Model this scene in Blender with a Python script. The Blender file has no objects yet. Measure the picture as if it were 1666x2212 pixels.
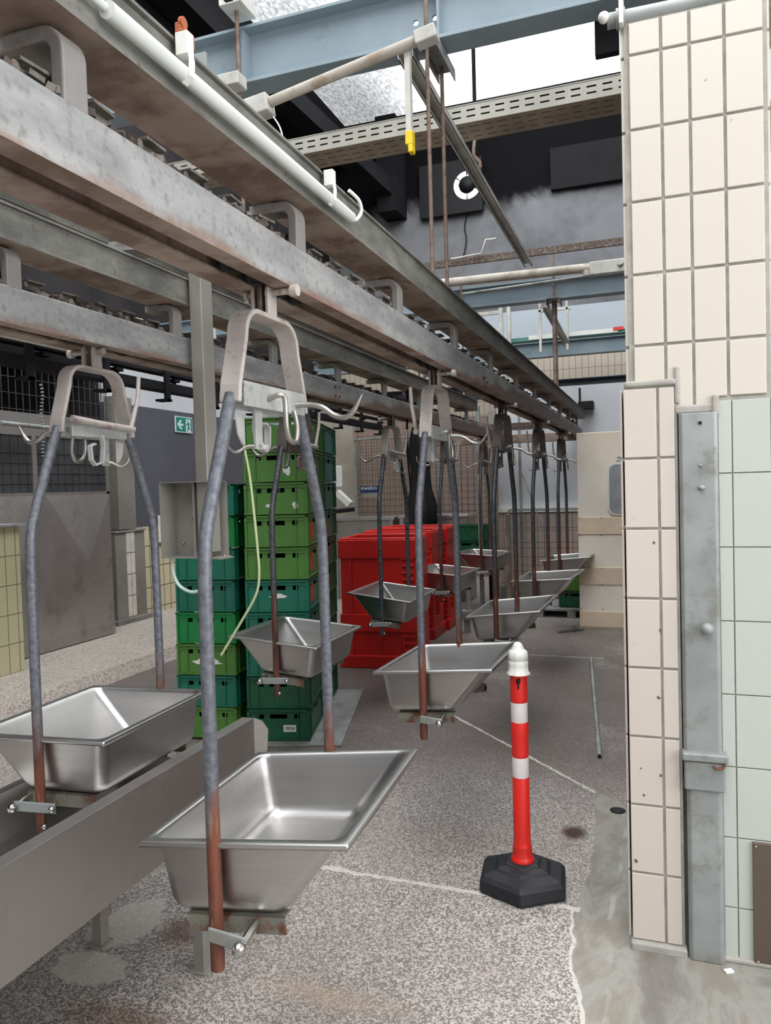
import bpy, bmesh, math, random
from mathutils import Vector, Matrix
random.seed(7)
S=bpy.context.scene; COL=S.collection
PI=math.pi
# ------------------------------------------------------------------ camera
F=1650.0; CX,CY=833.0,1106.0; H=1.68
vy=Vector((1420-CX,1034-CY,F)).normalized()
p2=Vector((420-CX,1034-CY+28.5,F))
nn=vy.cross(p2).normalized()
if nn.y>0: nn=-nn
vx=vy.cross(nn)
RW=(vx,vy,nn)                 # world X, Y, Z axes written in camera space (x right, y down, z forward)
def ray(px,py):
    c=Vector(((px-CX)/F,(py-CY)/F,1)); return Vector((RW[0].dot(c),RW[1].dot(c),RW[2].dot(c)))
def atX(px,py,X): r=ray(px,py); return Vector((0,0,H))+r*(X/r.x)
def atY(px,py,Y): r=ray(px,py); return Vector((0,0,H))+r*(Y/r.y)
def atZ(px,py,Z): r=ray(px,py); return Vector((0,0,H))+r*((Z-H)/r.z)
cam=bpy.data.cameras.new('camera'); cam.sensor_fit='VERTICAL'; cam.sensor_height=24; cam.lens=24*F/2212
co=bpy.data.objects.new('camera',cam); COL.objects.link(co)
cr=Vector((RW[0].x,RW[1].x,RW[2].x)); cd=Vector((RW[0].y,RW[1].y,RW[2].y)); cf=Vector((RW[0].z,RW[1].z,RW[2].z))
m=Matrix.Identity(4)
for i in range(3): m[i][0]=cr[i]; m[i][1]=-cd[i]; m[i][2]=-cf[i]
m[2][3]=H; co.matrix_world=m; cam.clip_start=.05; cam.clip_end=200; S.camera=co

# ------------------------------------------------------------------ mesh builder
class MB:
    def __init__(s): s.v=[]; s.f=[]; s.mi=[]; s.cur=0; s.sm=[]; s.smooth=False
    def add(s,vs,fs):
        o=len(s.v); s.v+= [Vector(v) for v in vs]
        for f in fs: s.f.append([o+i for i in f]); s.mi.append(s.cur); s.sm.append(s.smooth)
    def box(s,c,d,rz=0,M=None):
        x,y,z=[q/2 for q in d]
        vs=[Vector((a*x,b*y,e*z)) for e in (-1,1) for b in (-1,1) for a in (-1,1)]
        R=Matrix.Rotation(rz,3,'Z') if M is None else M
        vs=[R@v+Vector(c) for v in vs]
        s.add(vs,[(0,2,3,1),(4,5,7,6),(0,1,5,4),(2,6,7,3),(0,4,6,2),(1,3,7,5)]); return s
    def b2(s,x0,x1,y0,y1,z0,z1): return s.box(((x0+x1)/2,(y0+y1)/2,(z0+z1)/2),(abs(x1-x0),abs(y1-y0),abs(z1-z0)))
    def bar(s,p,q,w,h,up=(0,0,1)):
        p,q=Vector(p),Vector(q); d=q-p; L=d.length; d.normalize(); u=Vector(up)
        if abs(d.dot(u))>.98: u=Vector((0,1,0))
        sx=d.cross(u).normalized(); u=sx.cross(d)
        M=Matrix((sx,d,u)).transposed()
        return s.box((p+q)/2,(w,L,h),M=M)
    def tube(s,pts,r,n=12,cap=True,r2=None):
        pts=[Vector(p) for p in pts]; N=len(pts); rings=[]; prev=None
        for i,p in enumerate(pts):
            d=(pts[min(i+1,N-1)]-pts[max(i-1,0)]).normalized()
            if prev is None:
                a=Vector((1,0,0)) if abs(d.x)<.8 else Vector((0,1,0)); u=d.cross(a).normalized()
            else:
                u=(prev-d*prev.dot(d)).normalized()
            prev=u; w=d.cross(u); rr=r if r2 is None else r+(r2-r)*i/(N-1)
            rings.append([p+(u*math.cos(2*PI*k/n)+w*math.sin(2*PI*k/n))*rr for k in range(n)])
        vs=[v for R_ in rings for v in R_]; fs=[]
        for i in range(N-1):
            for k in range(n):
                a=i*n+k; b=i*n+(k+1)%n; fs.append((a,b,b+n,a+n))
        o=s.smooth; s.smooth=True; s.add(vs,fs); s.smooth=o
        if cap:
            s.add(rings[0],[tuple(range(n-1,-1,-1))]); s.add(rings[-1],[tuple(range(n))])
        return s
    def lathe(s,prof,c=(0,0,0),n=24,M=None,flute=0,fn=0):
        M=M or Matrix.Identity(3); vs=[]; fs=[]
        for r,z in prof:
            for k in range(n):
                a=2*PI*k/n; rr=r*(1+(flute*math.cos(fn*a) if flute else 0))
                vs.append(M@Vector((rr*math.cos(a),rr*math.sin(a),z))+Vector(c))
        for i in range(len(prof)-1):
            for k in range(n):
                a=i*n+k; b=i*n+(k+1)%n; fs.append((a,b,b+n,a+n))
        o=s.smooth; s.smooth=True; s.add(vs,fs); s.smooth=o
        s.add(vs[:n],[tuple(range(n-1,-1,-1))]); s.add(vs[-n:],[tuple(range(n))]); return s
    def ball(s,c,r,n=14,sz=1):
        return s.lathe([(r*math.sin(PI*i/8)+1e-4,-r*sz*math.cos(PI*i/8)) for i in range(9)],c,n)
    def strap(s,pts,w,t,wd=(1,0,0)):
        """flat bar swept along pts; width along wd, thickness t in the plane"""
        pts=[Vector(p) for p in pts]; wd=Vector(wd).normalized(); N=len(pts); vs=[]; fs=[]
        for i,p in enumerate(pts):
            d=(pts[min(i+1,N-1)]-pts[max(i-1,0)]).normalized(); n_=d.cross(wd).normalized()
            for a,b in ((-1,-1),(1,-1),(1,1),(-1,1)): vs.append(p+wd*(a*w/2)+n_*(b*t/2))
        for i in range(N-1):
            for k in range(4):
                a=i*4+k; b=i*4+(k+1)%4; fs.append((a,b,b+4,a+4))
        fs.append((3,2,1,0)); fs.append(tuple(4*(N-1)+k for k in range(4)))
        s.add(vs,fs); return s
    def prism(s,poly,fn,d):
        """poly list of 2d points, fn maps (a,b,depth)->xyz"""
        n=len(poly); vs=[fn(a,b,0) for a,b in poly]+[fn(a,b,d) for a,b in poly]
        fs=[tuple(range(n)),tuple(range(2*n-1,n-1,-1))]+[(i,i+n,(i+1)%n+n,(i+1)%n) for i in range(n)]
        s.add(vs,fs); return s
    def build(s,name,mats,parent=None,bev=0,seg=2,loc=None):
        me=bpy.data.meshes.new(name); me.from_pydata([tuple(v) for v in s.v],[],s.f)
        mats=mats if isinstance(mats,(list,tuple)) else [mats]
        for q in mats: me.materials.append(q)
        for p,i,sm in zip(me.polygons,s.mi,s.sm): p.material_index=min(i,len(mats)-1); p.use_smooth=sm
        bm=bmesh.new(); bm.from_mesh(me); bmesh.ops.recalc_face_normals(bm,faces=bm.faces); bm.to_mesh(me); bm.free()
        o=bpy.data.objects.new(name,me); COL.objects.link(o)
        if parent: o.parent=parent
        if loc: o.location=loc
        if bev:
            b=o.modifiers.new('bevel','BEVEL'); b.width=bev; b.segments=seg; b.limit_method='ANGLE'; b.angle_limit=.7
            b.harden_normals=False
        return o
def tag(o,label=None,cat=None,group=None,kind=None):
    if label: o['label']=label
    if cat: o['category']=cat
    if group: o['group']=group
    if kind: o['kind']=kind
    return o
def empty(name,loc,rz=0,**k):
    o=bpy.data.objects.new(name,None); COL.objects.link(o); o.location=loc; o.rotation_euler=(0,0,rz); o.empty_display_size=.1
    return tag(o,**k)
def copy_tree(o,parent=None):
    c=o.copy(); COL.objects.link(c); c.parent=parent
    for ch in list(o.children): copy_tree(ch,c)
    return c
def arc(c,r,a0,a1,n,ax='yz',x=0):
    out=[]
    for i in range(n+1):
        a=math.radians(a0+(a1-a0)*i/n); u,v=c[0]+r*math.cos(a),c[1]+r*math.sin(a)
        out.append({'yz':(x,u,v),'xz':(u,x,v),'xy':(u,v,x)}[ax])
    return out
def smoothpts(P,n=6):
    P=[Vector(p) for p in P]; out=[]
    for i in range(len(P)-1):
        p0=P[max(i-1,0)]; p1=P[i]; p2_=P[i+1]; p3=P[min(i+2,len(P)-1)]
        for k in range(n):
            t=k/n; out.append(.5*((2*p1)+(p2_-p0)*t+(2*p0-5*p1+4*p2_-p3)*t*t+(3*p1-p0-3*p2_+p3)*t**3))
    out.append(P[-1]); return out

# ------------------------------------------------------------------ materials
def srgb(r,g,b):
    f=lambda c:((c/255+.055)/1.055)**2.4 if c/255>.04045 else c/255/12.92
    return (f(r),f(g),f(b),1)
class NT:
    def __init__(s,name):
        s.m=bpy.data.materials.new(name); s.m.use_nodes=True; s.t=s.m.node_tree; s.t.nodes.clear()
        s.out=s.n('ShaderNodeOutputMaterial')
    def n(s,t,**k):
        x=s.t.nodes.new(t)
        for a,b in k.items(): setattr(x,a,b)
        return x
    def set(s,inp,v):
        if hasattr(v,'is_linked') or isinstance(v,bpy.types.NodeSocket): s.t.links.new(v,inp)
        else: inp.default_value=v
    def coord(s,w='Object'): return s.n('ShaderNodeTexCoord').outputs[w]
    def mapn(s,v,scale=(1,1,1),rot=(0,0,0)):
        x=s.n('ShaderNodeMapping'); s.set(x.inputs[0],v); x.inputs['Scale'].default_value=scale; x.inputs['Rotation'].default_value=rot; return x.outputs[0]
    def noise(s,v,scale,detail=4,rough=.55,dist=0,out='Fac'):
        x=s.n('ShaderNodeTexNoise'); s.set(x.inputs['Vector'],v); x.inputs['Scale'].default_value=scale; x.inputs['Detail'].default_value=detail
        x.inputs['Roughness'].default_value=rough; x.inputs['Distortion'].default_value=dist; return x.outputs[out]
    def voro(s,v,scale,feature='F1',out='Color'):
        x=s.n('ShaderNodeTexVoronoi',feature=feature); s.set(x.inputs['Vector'],v); x.inputs['Scale'].default_value=scale; return x.outputs[out]
    def math(s,op,a,b=0,c=0):
        x=s.n('ShaderNodeMath',operation=op); s.set(x.inputs[0],a); s.set(x.inputs[1],b); s.set(x.inputs[2],c); return x.outputs[0]
    def sstep(s,v,a,b,lo=0,hi=1):
        x=s.n('ShaderNodeMapRange',interpolation_type='SMOOTHSTEP'); s.set(x.inputs[0],v)
        x.inputs[1].default_value=a; x.inputs[2].default_value=b; x.inputs[3].default_value=lo; x.inputs[4].default_value=hi; return x.outputs[0]
    def mix(s,f,a,b,mode='MIX'):
        x=s.n('ShaderNodeMix',data_type='RGBA',blend_type=mode); s.set(x.inputs[0],f); s.set(x.inputs[6],a); s.set(x.inputs[7],b); return x.outputs[2]
    def ramp(s,f,stops,interp='LINEAR'):
        x=s.n('ShaderNodeValToRGB'); s.set(x.inputs[0],f); e=x.color_ramp; e.interpolation=interp
        while len(e.elements)<len(stops): e.elements.new(.5)
        for el,(p,c) in zip(e.elements,stops): el.position=p; el.color=c
        return x.outputs[0]
    def xyz(s,v):
        x=s.n('ShaderNodeSeparateXYZ'); s.set(x.inputs[0],v); return x.outputs
    def bump(s,h,strength=.2,dist=.01):
        x=s.n('ShaderNodeBump'); s.set(x.inputs['Height'],h); x.inputs['Strength'].default_value=strength; x.inputs['Distance'].default_value=dist; return x.outputs[0]
    def pr(s,base,rough=.5,metal=0,nrm=None,**k):
        x=s.n('ShaderNodeBsdfPrincipled'); s.set(x.inputs['Base Color'],base); s.set(x.inputs['Roughness'],rough); s.set(x.inputs['Metallic'],metal)
        if nrm is not None: s.set(x.inputs['Normal'],nrm)
        for a,b in k.items(): s.set(x.inputs[a.replace('_',' ')],b)
        s.t.links.new(x.outputs[0],s.out.inputs[0]); return s.m
def plain(name,c,rough=.5,metal=0,var=.12,scale=6,bump=.0,bs=60,**k):
    t=NT(name); o=t.coord(); n=t.noise(o,scale,5); c=Vector(c[:3])
    a=tuple(c*(1-var))+(1,); b=tuple(min(1,q) for q in c*(1+var))+(1,)
    col=t.mix(t.sstep(n,.3,.7),a,b)
    nr=t.bump(t.noise(o,bs,3),bump,.005) if bump else None
    rg=t.math('MULTIPLY_ADD',n,.2,rough-.1)
    return t.pr(col,rg,metal,nr,**k)
def weathered(name,base,rust,amt=.5,scale=5,rough=.55,metal=.3,speck=None,bump=.15,base2=None):
    """painted or galvanised steel with rust blotches"""
    t=NT(name); o=t.coord(); n=t.noise(o,scale,7,.6); n2=t.noise(o,scale*6,5,.6); n3=t.noise(o,scale*.5,4)
    bb=t.mix(t.sstep(n3,.35,.65),base,base2 or tuple(q*.75 for q in base[:3])+(1,))
    f=t.sstep(t.math('ADD',n,t.math('MULTIPLY',n2,.3)),1.02-amt*.75,1.2-amt*.75)
    col=t.mix(f,bb,rust)
    if speck: col=t.mix(t.math('MULTIPLY',t.sstep(n2,.62,.74),.7),col,speck)
    return t.pr(col,t.math('MULTIPLY_ADD',n2,.3,rough-.1),t.math('MULTIPLY_ADD',f,-metal,metal),t.bump(n2,bump,.003))
M={}
RUST=srgb(122,70,48); RUSTD=srgb(84,50,38)
M['rust']=weathered('rust',srgb(120,72,52),srgb(70,42,34),.5,9,.75,0)
M['rust_brown']=weathered('rusty_underside',srgb(158,140,128),srgb(116,96,84),.6,4,.75,0,bump=.2)
M['rail_grey']=None
def railmat():
    t=NT('galvanised_rail'); o=t.coord(); x,y,z=t.xyz(o)
    n=t.noise(t.mapn(o,(6,2.5,9)),1.5,7,.62); n2=t.noise(o,45,5); n3=t.noise(t.mapn(o,(1,14,1.2)),1,4)
    base=t.mix(t.sstep(n,.3,.7),srgb(172,172,170),srgb(136,137,137))
    base=t.mix(t.math('MULTIPLY',t.sstep(n3,.6,.75),.4),base,srgb(232,230,226))
    # rust bleeding up from the lower lip, more of it further down the line
    h=t.math('SUBTRACT',z,2.235); e=t.math('ADD',t.math('MULTIPLY',h,-10),t.math('MULTIPLY_ADD',n,1.1,.10))
    e=t.math('ADD',e,t.math('MULTIPLY',t.sstep(y,2.8,6.5),1.15))
    f=t.sstep(e,.35,.8)
    col=t.mix(t.math('MULTIPLY',f,.85),base,t.mix(t.sstep(y,2.5,6),srgb(132,94,70),srgb(96,74,62)))
    dr_=t.noise(t.mapn(o,(1,30,1.0)),1,3); col=t.mix(t.math('MULTIPLY',t.math('MULTIPLY',t.sstep(dr_,.66,.74),t.sstep(t.noise(o,2.2,2),.5,.6)),.5),col,srgb(226,224,220))
    col=t.mix(t.math('MULTIPLY',t.sstep(n2,.5,.72),.4),col,srgb(95,84,78))
    return t.pr(col,.6,t.math('MULTIPLY_ADD',f,-.3,.35),t.bump(n2,.15,.003))
M['rail_grey']=railmat()
def upmat():
    t=NT('weathered_channel'); o=t.coord(); n=t.noise(t.mapn(o,(5,1.6,5)),2,7,.62); n2=t.noise(o,40,5)
    x,y,z=t.xyz(o)
    base=t.mix(t.sstep(n,.32,.68),srgb(138,137,130),srgb(98,97,92))
    f=t.sstep(t.math('ADD',n2,t.math('MULTIPLY',t.sstep(y,2.5,9),.28)),.55,.85)
    return t.pr(t.mix(f,base,srgb(86,66,54)),.62,.25,t.bump(n2,.15,.003))
M['channel']=upmat()
def tubemat(name,top,top2,lo=.84,hi=1.02,rust=srgb(128,66,42)):
    t=NT(name); o=t.coord(); x,y,z=t.xyz(o); n=t.noise(t.mapn(o,(1,1,.25)),22,6); n2=t.noise(o,60,4); 
    top_=t.mix(t.sstep(n2,.3,.7),top,top2)
    e=t.math('ADD',z,t.math('MULTIPLY',t.math('SUBTRACT',n,.5),.5)); f=t.sstep(e,lo,hi)
    r=t.mix(t.sstep(n,.35,.62),rust,tuple(q*.42 for q in rust[:3])+(1,)); r=t.mix(t.sstep(t.noise(t.mapn(o,(1,1,.12)),60,3),.58,.72,0,.5),r,srgb(150,120,84))
    col=t.mix(f,r,top_)
    return t.pr(col,t.math('MULTIPLY_ADD',f,-.25,.72),t.math('MULTIPLY',f,.3),t.bump(n2,.25,.002))
M['tube_grey']=tubemat('galvanised_tube',srgb(112,115,120),srgb(84,87,94),.80,1.0,srgb(110,60,42))
M['tube_dark']=tubemat('dark_blotched_tube',srgb(84,86,90),srgb(50,51,55),.9,1.2,srgb(92,50,38))
M['tube_speck']=tubemat('speckled_tube',srgb(96,100,106),srgb(40,42,48),-1,-.5)
M['bracket_rust']=weathered('bracket_rust',srgb(118,116,104),srgb(92,50,34),.52,14,.75,.1)
M['yoke']=weathered('pinkish_scaled_steel',srgb(190,181,175),srgb(132,96,82),.42,12,.6,.2,speck=srgb(120,112,108))
M['white_scale']=weathered('white_scaled_zinc',srgb(188,188,186),srgb(120,122,122),.4,16,.55,.3,speck=srgb(96,97,98))
M['yoke_dark']=weathered('dark_scaled_steel',srgb(112,104,100),srgb(84,62,54),.5,12,.65,.3)
M['hook']=plain('worn_hook_steel',srgb(168,164,158),.42,.9,.1,20)
M['bolt']=plain('bright_bolt',srgb(190,186,180),.25,1,.1,20)
def stainless(name,c=srgb(190,186,182),rough=.3,streak=(1,1,18),dirt=.2,dc=srgb(110,96,88),bs=.04):
    t=NT(name); o=t.coord(); n=t.noise(t.mapn(o,streak),3,6); d=t.noise(o,3.5,6,.62); sp=t.noise(o,70,3)
    col=t.mix(t.math('MULTIPLY',t.sstep(n,.3,.7),.25),c,tuple(q*.7 for q in c[:3])+(1,))
    col=t.mix(t.math('MULTIPLY',t.sstep(d,.5,.75),dirt),col,dc)
    rg=t.math('ADD',t.math('MULTIPLY',d,.22),rough-.08)
    return t.pr(col,rg,1.0,t.bump(sp,bs,.002))
M['pan']=stainless('pan_stainless',srgb(186,184,182),.33)
M['trough']=stainless('trough_stainless',srgb(168,164,160),.42,(1,1,1),.5,srgb(120,100,90))
M['panel_ss']=stainless('panel_stainless',srgb(184,180,176),.5,(1,1,1),.4,srgb(104,94,88))
M['post_ss']=weathered('post_steel',srgb(150,146,138),srgb(124,104,86),.4,3,.5,.35)
M['galv']=weathered('dull_zinc',srgb(156,160,158),srgb(120,120,112),.5,7,.55,.35)
M['blue_beam']=weathered('bluegrey_beam_paint',srgb(142,156,164),srgb(120,130,134),.35,3,.6,0,base2=srgb(128,144,152),bump=.3)
M['blue_dark']=plain('dark_blue_beam_paint',srgb(44,50,62),.5)
M['dark_steel']=plain('dark_roof_steel',srgb(28,28,31),.8,0,.3,2,Specular_IOR_Level=.15)
M['black']=plain('black_plastic',srgb(20,20,23),.6,Specular_IOR_Level=.3)
M['rubber']=plain('black_rubber',srgb(24,26,31),.6,0,.2,15,.1,60)
M['white_pl']=plain('white_plastic',srgb(222,222,214),.42,0,.03,8)
M['lamp_tube']=plain('opal_lamp_tube',srgb(205,208,204),.3,0,.05,4)
M['dusty_tube']=weathered('dusty_beige_tube',srgb(186,178,166),srgb(150,134,116),.45,6,.6,0)
M['grey_white']=weathered('dirty_white_plastic',srgb(200,198,190),srgb(150,148,140),.4,8,.5,0)
M['tray_zinc']=plain('dusty_zinc_tray',srgb(166,163,153),.6,.1,.12,5)
M['tray_under']=plain('brown_dusty_tray',srgb(150,136,120),.7,0,.2,4)
M['yellow']=plain('yellow_plastic',srgb(222,190,20),.45,0,.08)
M['red']=plain('red_moulded_plastic',srgb(190,26,20),.42,0,.08,3,.06,25)
M['red_post']=plain('red_post_plastic',srgb(212,34,26),.4,0,.04,5)
M['refl']=plain('white_reflective_band',srgb(214,208,206),.5,0,.04,40)
M['hose']=plain('pale_green_hose',srgb(186,204,198),.4,0,.03)
M['cord']=plain('pale_yellow_cord',srgb(196,206,160),.45,0,.04)
M['sticker']=plain('paper_sticker',srgb(214,214,210),.6,0,.03)
M['ink']=plain('black_ink',srgb(24,24,24),.6,0,0)
M['sign_green']=plain('sign_green',srgb(32,128,114),.45,0,.03)
M['sign_white']=plain('sign_white',srgb(206,220,220),.45,0,.03)
M['sign_blue']=plain('sign_blue',srgb(36,44,92),.45,0,.05)
M['wood']=plain('grey_beige_paint',srgb(160,152,138),.6,0,.12,3)
M['white_wall']=plain('white_painted_wall',srgb(196,200,204),.7,0,.06,1.2)
M['grey_wall']=plain('dark_grey_wall_panel',srgb(92,94,102),.42,.2,.12,1.0)
M['conc']=plain('old_concrete',srgb(118,116,112),.8,0,.25,2,.3,30)
M['teal']=plain('teal_paint',srgb(70,128,116),.5)
M['bag']=plain('black_sack',srgb(20,20,24),.45,0,.2,20,.4,12)
def cratemat(name,c):
    t=NT(name); o=t.coord(); n=t.noise(o,5,5); s=t.noise(t.mapn(o,(20,3,20)),3,5)
    col=t.mix(t.sstep(n,.3,.7),tuple(q*.86 for q in c[:3])+(1,),c)
    col=t.mix(t.math('MULTIPLY',t.sstep(s,.6,.8),.18),col,srgb(170,190,160))
    return t.pr(col,.42,0,t.bump(n,.05,.004))
CR={'light green':cratemat('crate_light_green',srgb(74,122,48)),'bright green':cratemat('crate_bright_green',srgb(10,120,58)),
 'teal green':cratemat('crate_teal_green',srgb(14,104,82)),'dark green':cratemat('crate_dark_green',srgb(14,86,56)),'dark teal':cratemat('crate_dark_teal',srgb(14,96,78))}
def tilewall(name,tile,grout,w=.115,h=.25,g=.008,rough=.25,horiz='x',dirt=.2,z0=0.0):
    """tiles laid in a straight grid, world sized; horiz is the wall's running axis"""
    t=NT(name); o=t.coord(); x,y,z=t.xyz(o); a=x if horiz=='x' else y
    def edge(v,p):
        m_=t.math('PINGPONG',v,p/2); return t.math('LESS_THAN',m_,g/2)
    # PINGPONG with scale p/2 is 0 at multiples of p
    e=t.math('MAXIMUM',edge(a,w),edge(t.math('SUBTRACT',z,z0),h))
    n=t.noise(o,1.3,5); 
    tc=t.mix(t.math('MULTIPLY',t.sstep(n,.35,.7),dirt),tile,tuple(q*.6 for q in tile[:3])+(1,))
    return t.pr(t.mix(e,tc,grout),t.math('MULTIPLY_ADD',e,.5,rough),0,t.bump(t.math('SUBTRACT',1,e),.5,.002))
M['tile_back']=tilewall('back_wall_tiles',srgb(196,184,166),srgb(110,104,98))
M['tile_left']=tilewall('left_wall_tiles',srgb(206,196,164),srgb(96,86,70),horiz='y',z0=.19,h=.27,w=.14,g=.012)
M['tile_pinky']=tilewall('pinkish_low_tiles',srgb(186,168,158),srgb(110,100,94),w=.16,h=.25)
def ptile(name,c,spots=True):
    t=NT(name); o=t.coord(); n=t.noise(o,2.5,4); s=t.noise(o,38,3,.5)
    col=t.mix(t.math('MULTIPLY',n,.3),c,tuple(q*.88 for q in c[:3])+(1,))
    if spots: col=t.mix(t.math('MULTIPLY',t.sstep(s,.74,.78),.6),col,srgb(140,110,86))
    return t.pr(col,t.math('MULTIPLY_ADD',n,.15,.22),0,None)
M['tile_cream']=ptile('cream_glazed_tile',srgb(203,195,183))
M['tile_peach']=ptile('peach_glazed_tile',srgb(199,188,178))
M['tile_mint']=ptile('pale_mint_glazed_tile',srgb(182,186,178))
M['grout']=plain('grey_mortar',srgb(158,154,146),.85,0,.15,12,.3,60)
# floor --------------------------------------------------------
def floormat():
    t=NT('speckled_aggregate_floor'); o=t.coord(); x,y,z=t.xyz(o)
    v=t.voro(o,165); vs=t.xyz(v)[0]
    v2=t.xyz(t.voro(o,300))[1]
    big=t.noise(o,1.1,6,.6); med=t.noise(o,9,5)
    grain=t.ramp(vs,[(0,srgb(86,83,82)),(.38,srgb(104,100,98)),(.52,srgb(162,153,146)),(.8,srgb(188,178,169)),(1,srgb(206,198,190))])
    grain=t.mix(t.math('MULTIPLY',v2,.4),grain,srgb(142,136,132))
    g=t.mix(t.math('MULTIPLY',t.sstep(big,.42,.68),.4),grain,srgb(124,112,102))
    # trodden dirty band further along the line
    dirt=t.math('MULTIPLY',t.sstep(y,3.6,4.8),t.sstep(y,10.5,7.0)); dirt=t.math('MULTIPLY',dirt,t.sstep(t.math('ADD',big,t.math('MULTIPLY',med,.3)),.3,.6))
    g=t.mix(t.math('MULTIPLY',dirt,.72),g,srgb(70,60,56))
    # smooth concrete repair strip along the pillar
    wob=t.math('MULTIPLY',t.math('SUBTRACT',t.noise(o,2.3,4),.5),.16)
    edge=t.math('ADD',x,wob)
    edge=t.math('ADD',edge,t.math('MULTIPLY',t.sstep(y,2.75,2.3),-.07))
    cm=t.math('MULTIPLY',t.math('GREATER_THAN',edge,-.315),t.math('LESS_THAN',y,t.math('MULTIPLY_ADD',x,-1.05,3.86)))
    cn=t.noise(t.mapn(o,(1.6,.7,1)),3.0,9,.66,.5)
    conc=t.ramp(cn,[(.26,srgb(100,94,86)),(.40,srgb(120,116,109)),(.5,srgb(140,138,131)),(.58,srgb(128,120,109)),(.68,srgb(124,121,114)),(.8,srgb(154,153,147))])
    ridge=t.math('LESS_THAN',t.math('ABSOLUTE',t.math('ADD',t.math('ADD',x,.185),t.math('MULTIPLY',wob,.5))),.009)
    conc=t.mix(t.math('MULTIPLY',ridge,t.sstep(t.noise(o,6,5),.45,.65,0,.45)),conc,srgb(186,186,182))
    g=t.mix(cm,g,conc)
    # pale filled joints
    def line(d,w,lo,hi,axis):
        j=t.math('LESS_THAN',t.math('ABSOLUTE',t.math('ADD',d,t.math('MULTIPLY',t.math('SUBTRACT',t.noise(o,14,5),.5),.04))),t.math('MULTIPLY',w,t.math('MULTIPLY',t.noise(o,11,4),1.9)))
        return t.math('MULTIPLY',j,t.math('MULTIPLY',t.math('GREATER_THAN',axis,lo),t.math('LESS_THAN',axis,hi)))
    l1=line(t.math('SUBTRACT',t.math('MULTIPLY_ADD',x,.015,y),3.01),.016,-4,-.31,x)
    l2=line(t.math('SUBTRACT',t.math('MULTIPLY_ADD',x,1.06,y),3.83),.017,-1.6,-.34,x)
    l3=line(t.math('SUBTRACT',y,7.42),.012,-1.6,-.5,x)
    l4=t.math('MULTIPLY',t.math('LESS_THAN',t.math('ABSOLUTE',t.math('ADD',edge,.315)),.006),t.math('LESS_THAN',y,3.02))
    L=t.math('MULTIPLY',t.math('MAXIMUM',t.math('MAXIMUM',l1,l2),t.math('MAXIMUM',l3,l4)),t.sstep(t.noise(o,25,4),.3,.5,.4,1))
    g=t.mix(t.math('MULTIPLY',L,.8),g,srgb(196,192,184))
    # pale spills round the trough leg
    def blob(cx,cy,rx,ry,col,a,g,soft=.5):
        dx=t.math('DIVIDE',t.math('SUBTRACT',x,cx),rx); dy=t.math('DIVIDE',t.math('SUBTRACT',y,cy),ry)
        r=t.math('SQRT',t.math('ADD',t.math('MULTIPLY',dx,dx),t.math('MULTIPLY',dy,dy)))
        r=t.math('ADD',r,t.math('MULTIPLY',t.math('SUBTRACT',t.noise(o,7,4),.5),1.1))
        return t.mix(t.math('MULTIPLY',t.sstep(r,1+soft*.2,1-soft),a),g,col)
    g=blob(-.405,3.68,.070,.10,srgb(52,18,16),1.0,g,.75)
    g=blob(-1.93,2.14,.17,.09,srgb(186,184,174),.7,g,.15)
    g=blob(-1.98,2.42,.13,.18,srgb(186,184,174),.65,g,.2)
    g=blob(-1.72,2.42,.13,.12,srgb(84,46,36),.7,g,.7)
    g=blob(-1.62,1.95,.3,.09,srgb(96,66,48),.55,g,.8)
    g=blob(-1.05,2.25,.35,.07,srgb(160,140,118),.5,g,.9)
    g=blob(-.75,2.05,.28,.06,srgb(178,172,162),.6,g,.6)
    rg=t.math('MULTIPLY_ADD',big,.3,.42)
    return t.pr(g,rg,0,t.bump(vs,.25,.003))
M['floor']=floormat()
def kerbmat():
    t=NT('washed_stone_kerb'); o=t.coord(); v=t.xyz(t.voro(o,90))[0]; n=t.noise(o,1.5,5)
    c=t.ramp(v,[(0,srgb(136,126,118)),(.5,srgb(180,170,160)),(1,srgb(206,198,188))]); return t.pr(t.mix(t.math('MULTIPLY',n,.4),c,srgb(120,112,104)),.7,0,t.bump(v,.3,.003))
M['kerb']=kerbmat()
def concwall():
    t=NT('stained_render_wall'); o=t.coord(); x,y,z=t.xyz(o); n=t.noise(o,.55,8,.62,.5); n2=t.noise(o,5,6)
    # soot-stained upper part with a ragged lower border, pale render patch below it
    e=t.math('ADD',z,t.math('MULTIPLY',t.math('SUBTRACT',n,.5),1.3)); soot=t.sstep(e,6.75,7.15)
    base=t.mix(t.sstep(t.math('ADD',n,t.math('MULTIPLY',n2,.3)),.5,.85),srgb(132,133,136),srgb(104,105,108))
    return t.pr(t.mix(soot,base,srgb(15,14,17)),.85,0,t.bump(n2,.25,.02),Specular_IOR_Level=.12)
M['upper_wall']=concwall()
def glassmat():
    t=NT('wired_skylight_glass'); o=t.coord(); x,y,z=t.xyz(o); n=t.noise(t.mapn(o,(1,.4,1)),22,5,.7,.5); b=t.noise(o,.5,3)
    k=t.math('ADD',t.math('MULTIPLY',t.sstep(x,-5.2,-2.2),3.2),t.math('MULTIPLY',t.sstep(y,14,8),.6))
    base=t.math('ADD',.50,k)
    st=t.math('MULTIPLY',base,t.math('ADD',.62,t.math('MULTIPLY',t.sstep(n,.38,.62),.62)))
    e=t.n('ShaderNodeEmission'); e.inputs[0].default_value=(.95,.975,1,1); t.set(e.inputs[1],st)
    t.t.links.new(e.outputs[0],t.out.inputs[0]); return t.m
M['sky_glass']=glassmat()
def emis(name,c,s):
    t=NT(name); e=t.n('ShaderNodeEmission'); e.inputs[0].default_value=c; e.inputs[1].default_value=s; t.t.links.new(e.outputs[0],t.out.inputs[0]); return t.m
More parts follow.
